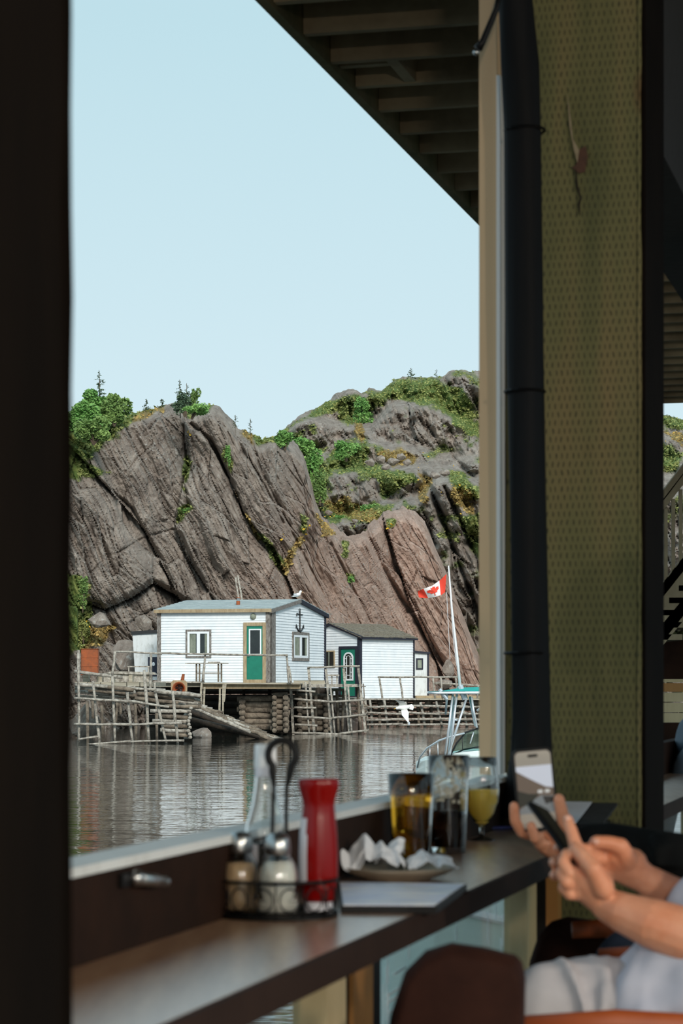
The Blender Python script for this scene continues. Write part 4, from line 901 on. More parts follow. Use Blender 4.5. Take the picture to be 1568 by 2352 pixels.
# hull
mb = MB(); st_ = []
hull = [(955,1757,0.0,.02),(975,1745,.0,.35),(1010,1742,.0,.75),(1060,1742,0,1.05),(1130,1744,0,1.2),(1260,1748,0,1.2),(1420,1750,0,1.15)]
for (u, v, y, hw) in hull:
    tp = bp(u, v); st_.append([(tp.x, -hw, tp.z),(tp.x, -hw*.95, tp.z-.12),(tp.x, -hw*.75, -.05+.0),(tp.x, 0, -.35*min(1,hw)),(tp.x, hw*.75, -.05),(tp.x, hw*.95, tp.z-.12),(tp.x, hw, tp.z),(tp.x, 0, tp.z+.06)])
mb.rings(st_); mb.build('hull', M['gel'], bt, smooth=False)
# cabin and windshield
mb = MB(); cab = [(1020,1742,.5,.0),(1040,1728,.7,.12),(1090,1722,.85,.22),(1200,1722,.9,.24),(1300,1740,.9,.0)]
mb.rings([[(bp(u,1748).x,-hw,bp(u,1748).z),(bp(u,v).x,-hw*.85,bp(u,v).z),(bp(u,v).x,hw*.85,bp(u,v).z),(bp(u,1748).x,hw,bp(u,1748).z)] for u,v,hw,_ in cab]); mb.build('cabin', M['gel'], bt)
mb = MB(); ws = [bp(1034,1728,-.5), bp(1062,1682,-.62), bp(1098,1671,-.66), bp(1125,1672,-.68), bp(1125,1722,-.72), bp(1060,1722,-.66)]
mb.raw(ws+[v+Vector((0,.02,0)) for v in ws], [(0,1,2,3,4,5),(11,10,9,8,7,6)]); mb.build('windshield', glass('teal windshield', (.55,.85,.80), .02, 1.1), bt)
mb = MB(); mb.tube([bp(1030,1735,-.5), bp(1045,1705,-.58), bp(1065,1681,-.64), bp(1097,1670,-.68), bp(1128,1671,-.7)], .018, 8); mb.tube([bp(1030,1735,-.5), bp(1060,1720,-.6), bp(1100,1712,-.7), bp(1128,1712,-.72)], .015, 8); mb.tube([bp(1057,1688,-.62), bp(1058,1720,-.64)], .008, 6); mb.tube([bp(1083,1680,-.66), bp(1075,1706,-.66)], .014, 6, mi=1); mb.build('windshield_frame', [M['black_iron'], M['alu']], bt, smooth=True)
mb = MB(); mb.cbox(bp(1076,1740,-.7), bp(1120,1729,-.4), .01); mb.build('dark_hatch', M['black_iron'], bt)
# canopy
mb = MB(); rr = []
for x, z in ((985,1590),(1010,1588),(1040,1583),(1065,1579),(1100,1578),(1180,1578),(1240,1580)):
    a = bp(x, z); b_ = bp(x, 1591); hw = .25 if x == 985 else .8
    rr.append([(a.x,-hw,b_.z+.03),(a.x,-hw*.7,a.z),(a.x,hw*.7,a.z),(a.x,hw,b_.z+.03)])
mb.rings(rr); mb.build('canopy', M['teal'], bt)
mb = MB(); mb.tube([bp(983,1591,-.25), bp(1000,1591.5,-.8), bp(1240,1589,-.82)], .022, 8); mb.tube([bp(983,1591,.25), bp(1000,1591,.8), bp(1240,1589,.82)], .022, 8); mb.build('canopy_frame', M['pvc'], bt, smooth=True)
tw = [((1036,1592,-.7),(1017,1738,-.75)), ((1045,1592,-.7),(1028,1738,-.72)), ((1066,1605,-.7),(1024,1735,-.72)), ((1037,1652,-.7),(1046,1652,-.7)), ((1078,1600,-.7),(1090,1670,-.72)), ((1083,1600,.7),(1096,1670,.7)), ((1046,1600,.7),(1034,1735,.7)), ((1023,1592,-.65),(1024,1640,.2)), ((1056,1592,-.72),(1110,1592,-.72)), ((1110,1612,-.7),(1090,1632,-.7))]
for a, b in tw:
    mb = MB(); pa, pb = bp(*a), bp(*b); d_ = Vector((RS.uniform(-.01,.01), 0, 0)); mb.tube([pa, (pa+pb)/2+d_, pb], .021, 8); mb.build('tower_tube', M['alu'], bt, smooth=True)
mb = MB(); mb.tube([bp(958,1762,-.1), bp(963,1738,-.3), bp(978,1717,-.5), bp(1005,1699,-.65), bp(1030,1690,-.7), bp(1062,1682,-.72)], .018, 8); mb.tube([bp(985,1712,-.5), bp(984,1745,-.5)], .010, 6); mb.tube([bp(1002,1700,-.6), bp(1003,1742,-.6)], .012, 6); mb.build('bow_rail', M['alu'], bt, smooth=True)
mb = MB(); mb.tube([bp(1005,1583,-.75), bp(1022,1606,-.75)], .035, 8, sq=True); mb.build('rod_holder', M['alu'], bt)
mb = MB(); mb.tube([bp(1026.5,1303,-.6), bp(1034,1400,-.6), bp(1045,1500,-.6), bp(1053,1580,-.6)], [.012,.018,.024,.028], 8); mb.build('flag_mast', M['pvc'], bt, smooth=True)
mb = MB(); mb.tube([bp(1052,1575,-.6), bp(1064,1606,-.62)], .055, 8, sq=True); mb.build('mast_foot', M['alu'], bt)
mb = MB(); mb.tube([bp(1022,1362,-.6), bp(1026,1440,-.6), bp(1030,1515,-.6)], .0045, 4); mb.tube([bp(1030,1370,-.6), bp(1038,1480,-.6), bp(1045,1530,-.6)], .0045, 4); mb.build('halyard', M['pvc'], bt)
# flag (red, white with red maple leaf, red)
fg = thing('flag', P(1024.5, 1318, YB_-.6), 'red and white maple leaf flag blowing left from the boat mast', 'flag'); fo = Vector(fg.location)
def flagp(a, b):    # a along the fly, b down the hoist
    tu = np.interp(a, [0,.2,.5,.8,1], [1025,1012,993,968,959]); tv = np.interp(a, [0,.2,.5,.8,1], [1318,1331,1345,1354,1358])
    bu = np.interp(a, [0,.2,.5,.8,1], [1022,1014,1000,980,962]); bv = np.interp(a, [0,.2,.5,.8,1], [1360,1366,1371,1374,1372])
    q = P(tu+(bu-tu)*b, tv+(bv-tv)*b, YB_-.6); return Vector((q.x, q.y+.05*math.sin(a*7+b*2)*min(1,a*3), q.z))-fo
def sheet(mb, a0, a1, n=10, mi=0, off=0.0):
    o_ = len(mb.v); g = [[flagp(a0+(a1-a0)*i/n, j/8) for j in range(9)] for i in range(n+1)]
    vs = [p for r in g for p in r]; vs2 = [p+Vector((0,.006,0)) for p in vs]; N = len(vs); fs = []
    for i in range(n):
        for j in range(8): a = i*9+j; fs += [(a,a+1,a+10,a+9),(N+a,N+a+9,N+a+10,N+a+1)]
    mb.raw(vs+vs2, fs, mi)
mb = MB(); sheet(mb, 0, .25); mb.build('red_bar', M['red_flag'], fg, smooth=True)
mb = MB(); sheet(mb, .75, 1.0); mb.build('red_bar', M['red_flag'], fg, smooth=True)
mb = MB(); sheet(mb, .25, .75); mb.build('white_field', M['white_flag'], fg, smooth=True)
half = [(0,-.5),(.07,-.36),(.16,-.41),(.12,-.16),(.24,-.28),(.27,-.22),(.40,-.24),(.36,-.10),(.44,-.06),(.22,.13),(.25,.22),(.03,.19),(.035,.45),(0,.45)]
lf_ = half+[(-x,y) for x,y in reversed(half[1:-1])]
cx_ = (0,.0); vs = [flagp(.5+x*.5, .5+y*.85)+Vector((0,-.010,0)) for x,y in lf_]+[flagp(.5,.5)+Vector((0,-.010,0))]
n = len(lf_); vs2 = [v+Vector((0,.026,0)) for v in vs]
mb = MB(); mb.raw(vs+vs2, [(i,(i+1)%n,n) for i in range(n)]+[(n+1+(i+1)%n,n+1+i,2*n+1) for i in range(n)]); mb.build('maple_leaf', M['red_flag'], fg)
# ------------------------------------------------------------------ the pub: floor, deck overhead, posts, counter
ZC = E-0.34; ZL = E-0.219; ZF = 0.37; ZD = E+2.4
fl = thing('floor', W(4,0,ZF), None, None, kind='structure'); fo_ = Vector(fl.location)
def sub(par, mb, name, m, **k):
    o = Vector(par.location); mb.v = [tuple(Vector(v)-o) for v in mb.v]; return mb.build(name, m, par, **k)
for i in range(34):
    mb = MB(); mb.wbox(-7, 14, -.06+i*.20, -.06+i*.20+.19, ZF-.04, ZF); sub(fl, mb, 'floor_board', M['deck_board'])
mb = MB()
for t in range(-6, 15, 2): mb.wbox(t, t+.1, -.05, 6.7, ZF-.22, ZF-.04)
for t in (-6, 0, 5, 11):
    for s in (0.1, 6): mb.wbox(t+.2, t+.35, s, s+.15, -1.0, ZF-.2)
sub(fl, mb, 'floor_beam', M['dark_log'])
FILL_POWER = 260
S0 = -2.303-PB; S1 = 4.4; T0, T1 = -3.0, 20.4
dk = thing('ceiling', W(8, 0, ZD), None, None, kind='structure')
t = 8.104-0.408*38; k = 0; js = []
rg = random.Random(5)
while t < T1:
    if t > T0:
        mb = MB(); dz = rg.uniform(0, .006); mb.wbox(t, t+.038, S0+.04, S1, ZD+dz, ZD+.20)
        sub(dk, mb, 'joist', M['joist']); js.append(t)
    t += 0.408
for (tt, s0_) in ((9.1, -1.05), (11.5, -1.10), (5.3, .4), (13.0, 0.2)):
    tj = [x for x in js if x <= tt][-1]; mb = MB(); mb.wbox(tj+.038, tj+.408, s0_, s0_+.045, ZD+.01, ZD+.19); sub(dk, mb, 'blocking', M['joist'])
mb = MB(); mb.wbox(9.06, 9.10, S0+.04, -1.05, ZD+.02, ZD+.12); sub(dk, mb, 'blocking', M['joist'])
for i in range(2):
    mb = MB(); mb.wbox(T0, T1, S0+i*.0, S0+.038, ZD-.012+i*.22, ZD+.205+i*.03) if i == 0 else mb.wbox(T0, T1, S0-.03, S0+.11, ZD+.20, ZD+.235)
    sub(dk, mb, 'rim_board', M['rim'])
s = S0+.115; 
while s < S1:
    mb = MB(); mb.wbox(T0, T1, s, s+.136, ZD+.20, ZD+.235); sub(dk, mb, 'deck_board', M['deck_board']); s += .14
# added fill lamps, unseen, brightening the pub from behind and beside the viewer
for i, (t_, s_) in enumerate(((-1.6,3.6),(1.4,4.0),(-2.4,1.9))):
    lp0 = thing('pendant_lamp', W(t_, s_, E+1.0), ('added fill lamp over the back of the pub','added fill lamp over the right side of the pub','added fill lamp behind the viewer')[i], 'lamp')
    mb = MB(); mb.lathe([(.03,.22),(.06,.20),(.16,.10),(.20,.0),(.195,.0),(.155,.095),(.05,.19)], n=28); mb.build('shade', M['lamp_metal'], lp0, smooth=True)
    mb = MB(); mb.tube([(0,0,.21),(0,0,ZD-E-1.0)], .006, 6); mb.build('cord', M['wire'], lp0)
    mb = MB(); mb.ball((0,0,.02), .05, 16, 10); mb.build('bulb', emit('fill lamp bulb', (255,226,180), 6), lp0, smooth=True)
    ld_ = bpy.data.lights.new('fill_light', 'POINT'); ld_.energy = FILL_POWER; ld_.color = (1.0,.86,.70); ld_.shadow_soft_size = .10; lo = bpy.data.objects.new('fill_light', ld_); COL.objects.link(lo); lo.location = W(t_, s_, E+.90)
M['edge'] = mat('dark counter edge', (38,26,21), (46,32,26), .8, 8, spec=.15)
# posts
def post(t0, t1, s0, s1, label, z0=-.6, z1=None):
    z1 = z1 or ZD; mb = MB(); rg = random.Random(int(t0*10)); n = 60; rings = []; c = .008
    pts = [(t0,s0),(t0,s1),(t1,s1),(t1,s0)]
    for i in range(n+1):
        z = z0+(z1-z0)*i/n; r = []
        for a, (t_, s_) in enumerate(pts):
            dt = 1 if t_ == t1 else -1; ds = 1 if s_ == s1 else -1
            j1, j2 = rg.uniform(0,.0035), rg.uniform(0,.0035)
            q1 = W(t_-dt*c-0*dt, s_-ds*j1, z); q2 = W(t_-dt*j1, s_-ds*(c+j2), z)
            r += [q1, q2] if a in (1,3) else [q2, q1]
        rings.append(r)
    mb.rings(rings); o = mb.build('timber_post', M['incised']); tag(o, label, 'post')
    # material pattern runs in the post's own axes
    me = o.data; org = W(t0, s0, 0); R = Matrix.Rotation(TH, 4, 'Z'); o.matrix_world = Matrix.Translation(org)@Matrix.Rotation(-TH,4,'Z'); me.transform(o.matrix_world.inverted())
    return o
post(5.85, 6.27, -.03, .31, 'thick green-brown timber post with rows of treatment slits, right of the opening')
post(t_at(178,.30)-.32, t_at(178,.30), .0, .30, 'near black timber post at the left edge of the view').data.materials[0] = mat('shade black timber', (15,12,10), (22,17,13), 1.0, 6, (1,1,.2), spec=.05)  # backlit post: near black colour holds its shade
mb = MB(); mb.wbox(5.856, 6.262, .3105, .318, -.6, ZD); tag(mb.build('side_board', mat('black darkening board', (14,10,8), (20,15,12), .95, 5, spec=.05)), 'near black board added to darken the inner side of the thick post', 'board')  # added board turns the post's lit inner face near black
mb = MB(); mb.wbox(6.30, 9.4, .10, .30, E+1.42, ZD); tag(mb.build('dark_panel', M['black_cloth']), 'added black panel darkening the space under the deck beyond the thick post', 'dark_panel')  # panel added to blacken the space under the deck
# checks (drying splits) and a knot with a torn splinter on the right post
mb = MB()
def pf(u, v):       # point on the near face of the right post
    r = (u-CX)/F; p = 5.85*(r*ct-st)/(ct+r*st); q = N3*p+D3*5.85; return Vector((q.x, q.y, E-(v-HY)/F*q.y))
# counter, ledge, outer trim
ct_ = thing('counter', W(3.4,.13,ZC), 'long dark varnished wooden window counter running from the left post to the right post', 'counter')
for q_ in ((1.0,5.85),):
    mb = MB(); mb.wbox(q_[0], q_[1], .0, .253, ZC-.037, ZC); sub(ct_, mb, 'worktop', M['counter'])
    mb = MB(); mb.wbox(q_[0], q_[1], .253, .262, ZC-.040, ZC-.0005); sub(ct_, mb, 'edge_band', M['edge'])
ct_ = thing('counter', W(9,.13,ZC), 'farther dark counter continuing beyond the thick right post', 'counter')
mb = MB(); mb.wbox(6.27, 13.5, .0, .253, ZC-.037, ZC); sub(ct_, mb, 'worktop', M['counter'])
mb = MB(); mb.wbox(6.27, 13.5, .253, .262, ZC-.040, ZC-.0005); sub(ct_, mb, 'edge_band', M['edge'])
o = thing('ledge_rail', W(3.5, -.02, ZC), 'dark board upstand with pale sunlit cap along the back of the counter', 'ledge')
mb = MB(); mb.wbox(t_at(178,.3)-.3, 5.80, -.05, -.001, ZC-.12, ZL-.012); sub(o, mb, 'upstand', M['dark_stain'])
mb = MB(); mb.wbox(t_at(178,.3)-.3, 5.80, -.064, .004, ZL-.012, ZL); ob = sub(o, mb, 'cap', M['white_worn'])
o = thing('ledge_rail', W(9, -.02, ZC), 'dark board upstand behind the farther counter', 'ledge')
mb = MB(); mb.wbox(6.27, 13.5, -.05, -.001, ZC-.12, ZL); sub(o, mb, 'upstand', M['dark_stain'])
tr = thing('outer_trim', W(5.85, -.06, ZL), 'pale tan board with white edge strip on the outside of the right post', 'trim')
mb = MB(); mb.wbox(5.80, 6.0, -.085, -.040, ZL, ZD); sub(tr, mb, 'board', M['lumber_tan'])
mb = MB(); mb.wbox(5.79, 5.86, -.040, -.031, ZL, ZD-.9); sub(tr, mb, 'edge_strip', M['pvc'])
# half wall under the counter
hw = thing('half_wall', W(4, 0, ZF), 'stud half wall with glass infill carrying the counter', 'wall'); 
for (t0, t1, s0, s1, m_, nm) in ((3.715,3.845,0,.06,'lumber','stud'),(3.845,3.906,.01,.05,'black_plastic','glazing_strip'),(3.906,4.05,.0,.058,'lumber_orange','stud'),(4.05,4.12,.0,.055,'black_plastic','glazing_strip'),
    (5.65,5.79,0,.06,'lumber','stud'),(5.79,5.84,.02,.083,'black_plastic','glazing_strip'),(5.79,5.85,.083,.112,'lumber_orange','stud'),(7.75,7.9,0,.06,'lumber','stud'),(10.0,10.14,0,.06,'lumber','stud')):
    mb = MB(); mb.wbox(t0, t1, s0, s1, ZF, ZC-.037); sub(hw, mb, nm, M[m_])
mb = MB(); mb.wbox(1.7, 13.5, -.02, .04, ZF, ZF+.05); sub(hw, mb, 'bottom_plate', M['lumber'])
for (t0, t1) in ((1.95,3.71),(4.13,5.64),(6.3,7.74),(7.91,9.99)):
    mb = MB(); mb.wbox(t0, t1, .012, .018, ZF+.05, ZC-.04); sub(hw, mb, 'glass_pane', M['pane'])
# dirt runs on the glass
mb = MB(); rg = random.Random(8)
for i in range(26):
    t0 = rg.uniform(4.2, 5.6); z = rg.uniform(ZF+.5, ZC-.08); pts = []
    for j in range(7): pts.append(W(t0+rg.uniform(-.004,.004), .0195, z-j*rg.uniform(.008,.02)))
    mb.tube(pts, .0009, 4)
for (u, v, w_) in ((905,2238,26),(890,2287,30),(890,2304,22),(895,2325,34)):
    t0 = t_at(u, .0195); t1 = t_at(u+w_, .0195); zz = E-(v-HY)/F*W(t0,.0195).y; mb.tube([W(t0,.0195,zz), W(t1,.0195,zz+.002)], .0018, 4)
sub(hw, mb, 'dried_drips', M['pvc'], kind='stuff')
# skiff moored outside, seen through the lower glass
sk = thing('skiff', P(1050, 2250, 9.2), 'pale green hull with white gunwale moored just outside the lower glass', 'boat'); sk.location.z = 0
mb = MB(); rr = []
for u, v, hw_ in ((830,2052,.03),(900,2068,.35),(1000,2088,.55),(1150,2116,.7),(1400,2150,.75),(1640,2160,.7)):
    a = P(u, v, 9.2); rr.append([(a.x,9.2+.75-hw_,a.z),(a.x,9.2+.75-hw_*.8,-.1),(a.x,9.2+.75+hw_*.8,-.1),(a.x,9.2+.75+hw_,a.z)])
sub(sk, mb.rings(rr), 'hull', mat('pale green hull paint', (206,224,218), (216,232,226), .45, 4))
mb = MB(); mb.tube([Vector(r[0])+Vector((0,-.01,0)) for r in rr], .018, 8); sub(sk, mb, 'gunwale', M['pvc'])
# black roll-up wind curtain tied against the post
cu = thing('wind_curtain', W(5.8, .0, ZC), 'black rolled wind curtain hanging against the left side of the thick post', 'curtain')
pts = []; rd = []
for v, u in ((-120,1180),(0,1183),(150,1193),(300,1201),(700,1205),(1200,1211),(1650,1219),(1740,1219),(1800,1212),(1850,1204),(1880,1202)):
    q = P(u, v, 5.72); pts.append(q); rd.append(.044 if v < 1700 else .044+.014*min(1,(v-1700)/120))
mb = MB(); mb.tube(pts, rd, 16)
mb.v = [tuple(Vector(v)+Vector((.004*math.sin(v[2]*37+i), .004*math.cos(v[2]*29+i*2), 0))) for i, v in enumerate(mb.v)]
mb.v = [(x,y,max(z,ZC+.002)) for x,y,z in mb.v]
sub(cu, mb, 'rolled_sheet', mat('black vinyl sheet', (8,9,10), (13,15,18), .7, 8, (1,1,.2), .004, 18, spec=.15), smooth=True)
for v in (300, 900, 1500): mb = MB(); q = P(1205, v, 5.72); mb.tube([q+Vector((.048*math.cos(a), .048*math.sin(a), 0)) for a in [i*PI/8 for i in range(16)]], .004, 5, closed=True); sub(cu, mb, 'tie_strap', M['black_plastic'])
st2 = thing('curtain_strut', P(1120, 60, 5.62), 'thin black strut with hooked end, hanging down from the top of the tan board', 'strut')
mb = MB(); mb.tube([P(1152,-40,5.62), P(1140,20,5.62), P(1108,96,5.62), P(1097,112,5.62)], [.007,.007,.008,.011], 8); sub(st2, mb, 'rod', M['black_plastic'], smooth=True)
mb = MB(); mb.ball(P(1093,120,5.62), .008, 8, 6); sub(st2, mb, 'hook', M['steel'], smooth=True)
# splits in the post
sp = thing('post_splinter', pf(1325,390), 'torn pale splinter and rusty knot on the face of the thick post', 'wood damage')
mb = MB(); q = [pf(*a) for a in ((1303,215),(1310,270),(1316,320),(1330,345),(1326,375),(1318,345),(1308,290))]; n = len(q)
mb.raw(q+[a-D3*.004 for a in q], [tuple(range(n)), tuple(reversed(range(n,2*n)))]+[(i,n+i,n+(i+1)%n,(i+1)%n) for i in range(n)]); sub(sp, mb, 'splinter', mat('pale torn wood', (120,108,86), (140,128,104), .9, 40))
mb = MB(); q = [pf(*a)-D3*.0015 for a in ((1328,345),(1345,335),(1350,360),(1343,395),(1330,398),(1312,385),(1322,380),(1327,365))]; n = len(q)
mb.raw(q+[a+D3*.002 for a in q], [tuple(range(n)), tuple(reversed(range(n,2*n)))]+[(i,n+i,n+(i+1)%n,(i+1)%n) for i in range(n)]); sub(sp, mb, 'knot', mat('rusty knot wood', (58,36,24), (76,48,32), .8, 60))
mb = MB(); mb.tube([pf(*a)-D3*.0005 for a in ((1322,390),(1325,430),(1333,455),(1329,470),(1331,495))], [.002,.003,.002,.003,.001], 5); sub(sp, mb, 'crack', mat('dark crack', (26,20,12), None, 1))
# latch on the upstand
la = thing('ledge_latch', P(320, 2022, 2.75), 'small round-nosed metal latch on the dark upstand near the left post', 'latch')
def up(u, v): t_ = t_at(u, 0.0); q = W(t_, .0); return Vector((q.x, q.y, E-(v-HY)/F*q.y))
mb = MB(); mb.cbox((-.03,-.03,-.002),(.03,.03,.004), .002); o = sub(la, MB().wbox(t_at(272,0), t_at(318,0), 0, .006, up(290,2035).z, up(290,2003).z), 'plate', M['black_plastic'])
mb = MB(); mb.tube([up(296,2016)+N3*.010, up(330,2022)+N3*.016, up(348,2024)+N3*.018], [.010,.008,.006], 10); mb.ball(up(350,2024)+N3*.018, .007, 8, 6); mb.ball(up(296,2016)+N3*.010, .011, 8, 6); sub(la, mb, 'bolt', M['steel'], smooth=True)

# ------------------------------------------------------------------ things on the counter
def C(u, v): Y = F*.34/(v-HY); return P(u, v, Y)
cc = C(638, 2104)
cad = thing('condiment_caddy', cc, 'round black wire condiment caddy with tall looped handle on the counter', 'caddy')
def ring(mb, r, z, w, n=40, c=(0,0)): mb.tube([(c[0]+r*math.cos(2*PI*i/n), c[1]+r*math.sin(2*PI*i/n), z) for i in range(n)], w, 6, closed=True)
mb = MB(); ring(mb, .088, .055, .0028); mb.build('rim_wire', M['wire'], cad, smooth=True)
mb = MB(); ring(mb, .086, .004, .0035); ring(mb, .080, .010, .002)
for a in range(6): q = a*PI/6; mb.tube([(-.084*math.cos(q),-.084*math.sin(q),.003),(.084*math.cos(q),.084*math.sin(q),.003)], .0016, 6)
mb.build('base_wire', M['wire'], cad, smooth=True)
for i in range(14):
    a = 2*PI*i/14; mb = MB(); c_ = Vector((.087*math.cos(a), .087*math.sin(a), .030)); tx = Vector((-math.sin(a), math.cos(a), 0))
    mb.tube([c_+tx*.015*math.cos(b)+Vector((0,0,.017*math.sin(b))) for b in [j*PI/6 for j in range(12)]], .0014, 5, closed=True)
    mb.tube([c_+tx*.019+Vector((0,0,-.026)), c_+tx*.019+Vector((0,0,.025))], .0012, 5); mb.build('scroll', M['wire'], cad, smooth=True)
for i in range(3): a = 2*PI*i/3+.5; mb = MB(); mb.ball((.085*math.cos(a), .085*math.sin(a), .003), .004, 8, 6); mb.build('foot', M['wire'], cad)
mb = MB(); zc_ = .238; xo = .006; R_ = .0205
loop = [(xo-.0185,0,.003),(xo-.016,0,.06),(xo-.014,0,.14),(xo-.012,0,.19),(xo-.014,0,.212)]+[(xo+R_*math.sin(a), 0, zc_-R_*math.cos(a)*1.05) for a in [-.75-i*(2*PI-1.5)/14 for i in range(15)]]+[(xo+.012,0,.212),(xo+.007,0,.19),(xo+.006,0,.14),(xo+.009,0,.06),(xo+.0185,0,.003)]
nl = len(loop); mb.tube(loop, [.0030 if (i < 4 or i > nl-5) else .0056 for i in range(nl)], 8); mb.build('handle', M['wire'], cad, smooth=True)
def glassware(name, c, outer, wall, label, cat, liquid=None, lm=None, group=None, base=.006, sc=1.0, n=40):
    t = thing(name, c, label, cat, group); mb = MB()
    inner = [(max(r-wall, .001), z) for r, z in outer if z >= base]
    prof = [(.0005, outer[0][1])]+outer+[(outer[-1][0]-wall*.5, outer[-1][1]+.0008)]+list(reversed(inner))
    prof = [(r*sc, z) for r, z in prof]+[(.0005, base)]
    mb.lathe(prof, n=n); mb.build('glass_body', M['glass'], t, smooth=True)
    if liquid:
        pr = [(max(r-wall-.0006, .001)*sc, z) for r, z in outer if base+.001 <= z <= liquid]
        zr = np.interp(liquid, [z for r, z in outer], [r for r, z in outer])-wall-.0006
        pr = [(.0005, base+.001), (pr[0][0]*.98, base+.001)]+pr+[(zr*sc, liquid), (.0005, liquid)]
        mb = MB(); mb.lathe(pr, n=n); mb.build('contents', M[lm], t, smooth=True)
    return t
# shakers
def shaker(pos, lm, label, liquid):
    t = glassware('shaker', pos, [(.024,.0),(.0285,.003),(.0295,.02),(.0295,.060),(.026,.072),(.018,.086),(.0165,.096)], .0022, label, 'shaker', liquid, lm, n=12)
    mb = MB(); mb.lathe([(.0175,.088),(.019,.09),(.019,.1),(.0185,.104)], n=24); mb.build('collar', M['steel'], t, smooth=True)
    mb = MB(); mb.lathe([(.0185,.104),(.0175,.112),(.012,.118),(.0005,.1195)], n=24); mb.build('dome_cap', M['steel'], t, smooth=True)
zb = .006
shaker(cc+Vector((.001,-.046,zb)), 'salt', 'glass salt shaker with steel dome cap at the front of the wire caddy', .078)
shaker(cc+Vector((-.056,-.004,zb)), 'spice', 'glass shaker of tan spice at the left side of the wire caddy', .074)
# vinegar bottle
t = glassware('vinegar_bottle', cc+Vector((-.020,.050,zb)), [(.026,0),(.031,.004),(.032,.02),(.032,.105),(.029,.128),(.021,.155),(.0165,.185),(.0155,.205),(.0155,.216)], .0018, 'tall clear glass vinegar bottle with white cap standing at the back of the caddy', 'bottle', .10, 'vinegar')
mb = MB(); mb.lathe([(.0165,.212),(.0168,.214),(.0160,.243),(.0150,.246),(.0005,.246)], n=28); mb.build('cap', M['pvc'], t, smooth=True)
mb = MB(); mb.lathe([(.0322,.035),(.0324,.036),(.0324,.098),(.0322,.099)], n=40)
mb.v, mb.f = mb.v, [f for f in mb.f if all(mb.v[i][1] > -.006 or mb.v[i][0] < -.01 for i in f)]; mb.mi = [0]*len(mb.f); mb.build('paper_label', M['label_white'], t, smooth=True)
mb = MB(); mb.lathe([(.0158,.198),(.0160,.199),(.0160,.211),(.0158,.212)], n=24); mb.build('neck_band', M['label_white'], t, smooth=True)
# ketchup
t = thing('ketchup_bottle', cc+Vector((.060,.0,zb)), 'red plastic ketchup squeeze bottle standing on its cap at the right of the caddy', 'bottle')
pr = [(.0005,.016),(.022,.016),(.0265,.022),(.0285,.05),(.0288,.085),(.0275,.115),(.0250,.142),(.0235,.156),(.0245,.166),(.0288,.180),(.0305,.188),(.0305,.194),(.028,.197),(.0005,.197)]
mb = MB(); mb.lathe(pr, n=40); o = mb.build('body', M['ketchup'], t, smooth=True); o.scale = (1,.8,1)
mb = MB(); mb.lathe([(.0005,0),(.020,0),(.021,.002),(.0205,.015),(.0005,.016)], n=32); mb.build('cap', M['label_white'], t, smooth=True)
mb = MB(); mb.lathe([(.0290,.045),(.02935,.055),(.02945,.085),(.0281,.115),(.0256,.139)], n=60)
mb.f = [f for f in mb.f if all(mb.v[i][0] < -.0155 for i in f)]; mb.mi = [0]*len(mb.f); o = mb.build('paper_label', M['label_white'], t, smooth=True); o.scale = (1,.8,1)
# menu board
mn = thing('menu_board', C(900, 2065), 'black folder with a white menu sheet tinted lilac for sky reflection on the counter, right of the caddy', 'menu'); 
def quad_box(par, cs, z0, z1, name, m):
    mb = MB(); cs = [Vector((c.x, c.y, 0)) for c in cs]; mb.hexa([c+Vector((0,0,z0)) for c in cs]+[c+Vector((0,0,z1)) for c in cs]); return sub(par, mb, name, m)
b4 = [C(782,2098), C(1003,2099), C(1072,2046), C(776,2042)]
quad_box(mn, b4, ZC+.0005, ZC+.011, 'folder', M['black_plastic'])
i4 = [b4[0].lerp(b4[2], .02), b4[1].lerp(b4[3], .03)+Vector((0.001,0,0)), b4[2].lerp(b4[0], .02), b4[3].lerp(b4[1], .02)]
quad_box(mn, i4, ZC+.011, ZC+.0125, 'sheet', M['menu'])
# plate and napkins
pc = C(915, 2021)
pl = tag(MB().lathe([(.0005,.0),(.055,.0),(.060,.004),(.085,.012),(.100,.021),(.1005,.023),(.098,.0235),(.083,.0165),(.058,.0085),(.0005,.008)], n=56).build('plate', M['plate'], smooth=True), 'round grey stoneware plate on the counter under used napkins', 'plate'); pl.location = pc
def napkin(pos, w_, d_, peaks, label, seed, rot=0, base_=.012, name='napkin', m='paper'):
    n = 26; mb = MB(); vs = []
    X, Yy = np.meshgrid(np.linspace(-1,1,n), np.linspace(-1,1,n), indexing='ij')
    Z = np.zeros_like(X)+base_
    for (px_, py_, h, sx, sy) in peaks: Z = np.maximum(Z, base_+h*np.clip(1-np.abs((X-px_)/sx)-np.abs((Yy-py_)/sy)*.8, 0, 1)**.8)
    c1, e1, a1, b1 = cells(X*2.6+seed, Yy*2.6, seed); Z = Z+np.abs(a1+b1*.5)*.006+(fbm(X*3, Yy*3, 2, seed))*.008
    XX = X*(1+.18*(fbm(X*2+9, Yy*2, 2, seed)-.5)*2)*w_; YY = Yy*(1+.25*(fbm(X*2, Yy*2+7, 2, seed+1)-.5)*2)*d_
    vs = [(XX[i,j], YY[i,j], Z[i,j]) for i in range(n) for j in range(n)]
    fs = [(i*n+j, (i+1)*n+j, (i+1)*n+j+1, i*n+j+1) for i in range(n-1) for j in range(n-1)]
    mb.raw(vs, fs); o = mb.build(name, M[m]); so = o.modifiers.new('s','SOLIDIFY'); so.thickness = .0008; o.location = pos; o.rotation_euler[2] = rot; tag(o, label, 'napkin'); return o
napkin(pc+Vector((-.047,.0,.004)), .056, .05, [(-.2,.1,.062,.85,1.2),(.85,.2,.056,.8,1.2),(-1.05,.0,.040,.7,.8),(.3,-.2,.044,1.2,1.2)], 'crumpled white paper napkin heaped in two peaks on the left of the plate', 3)
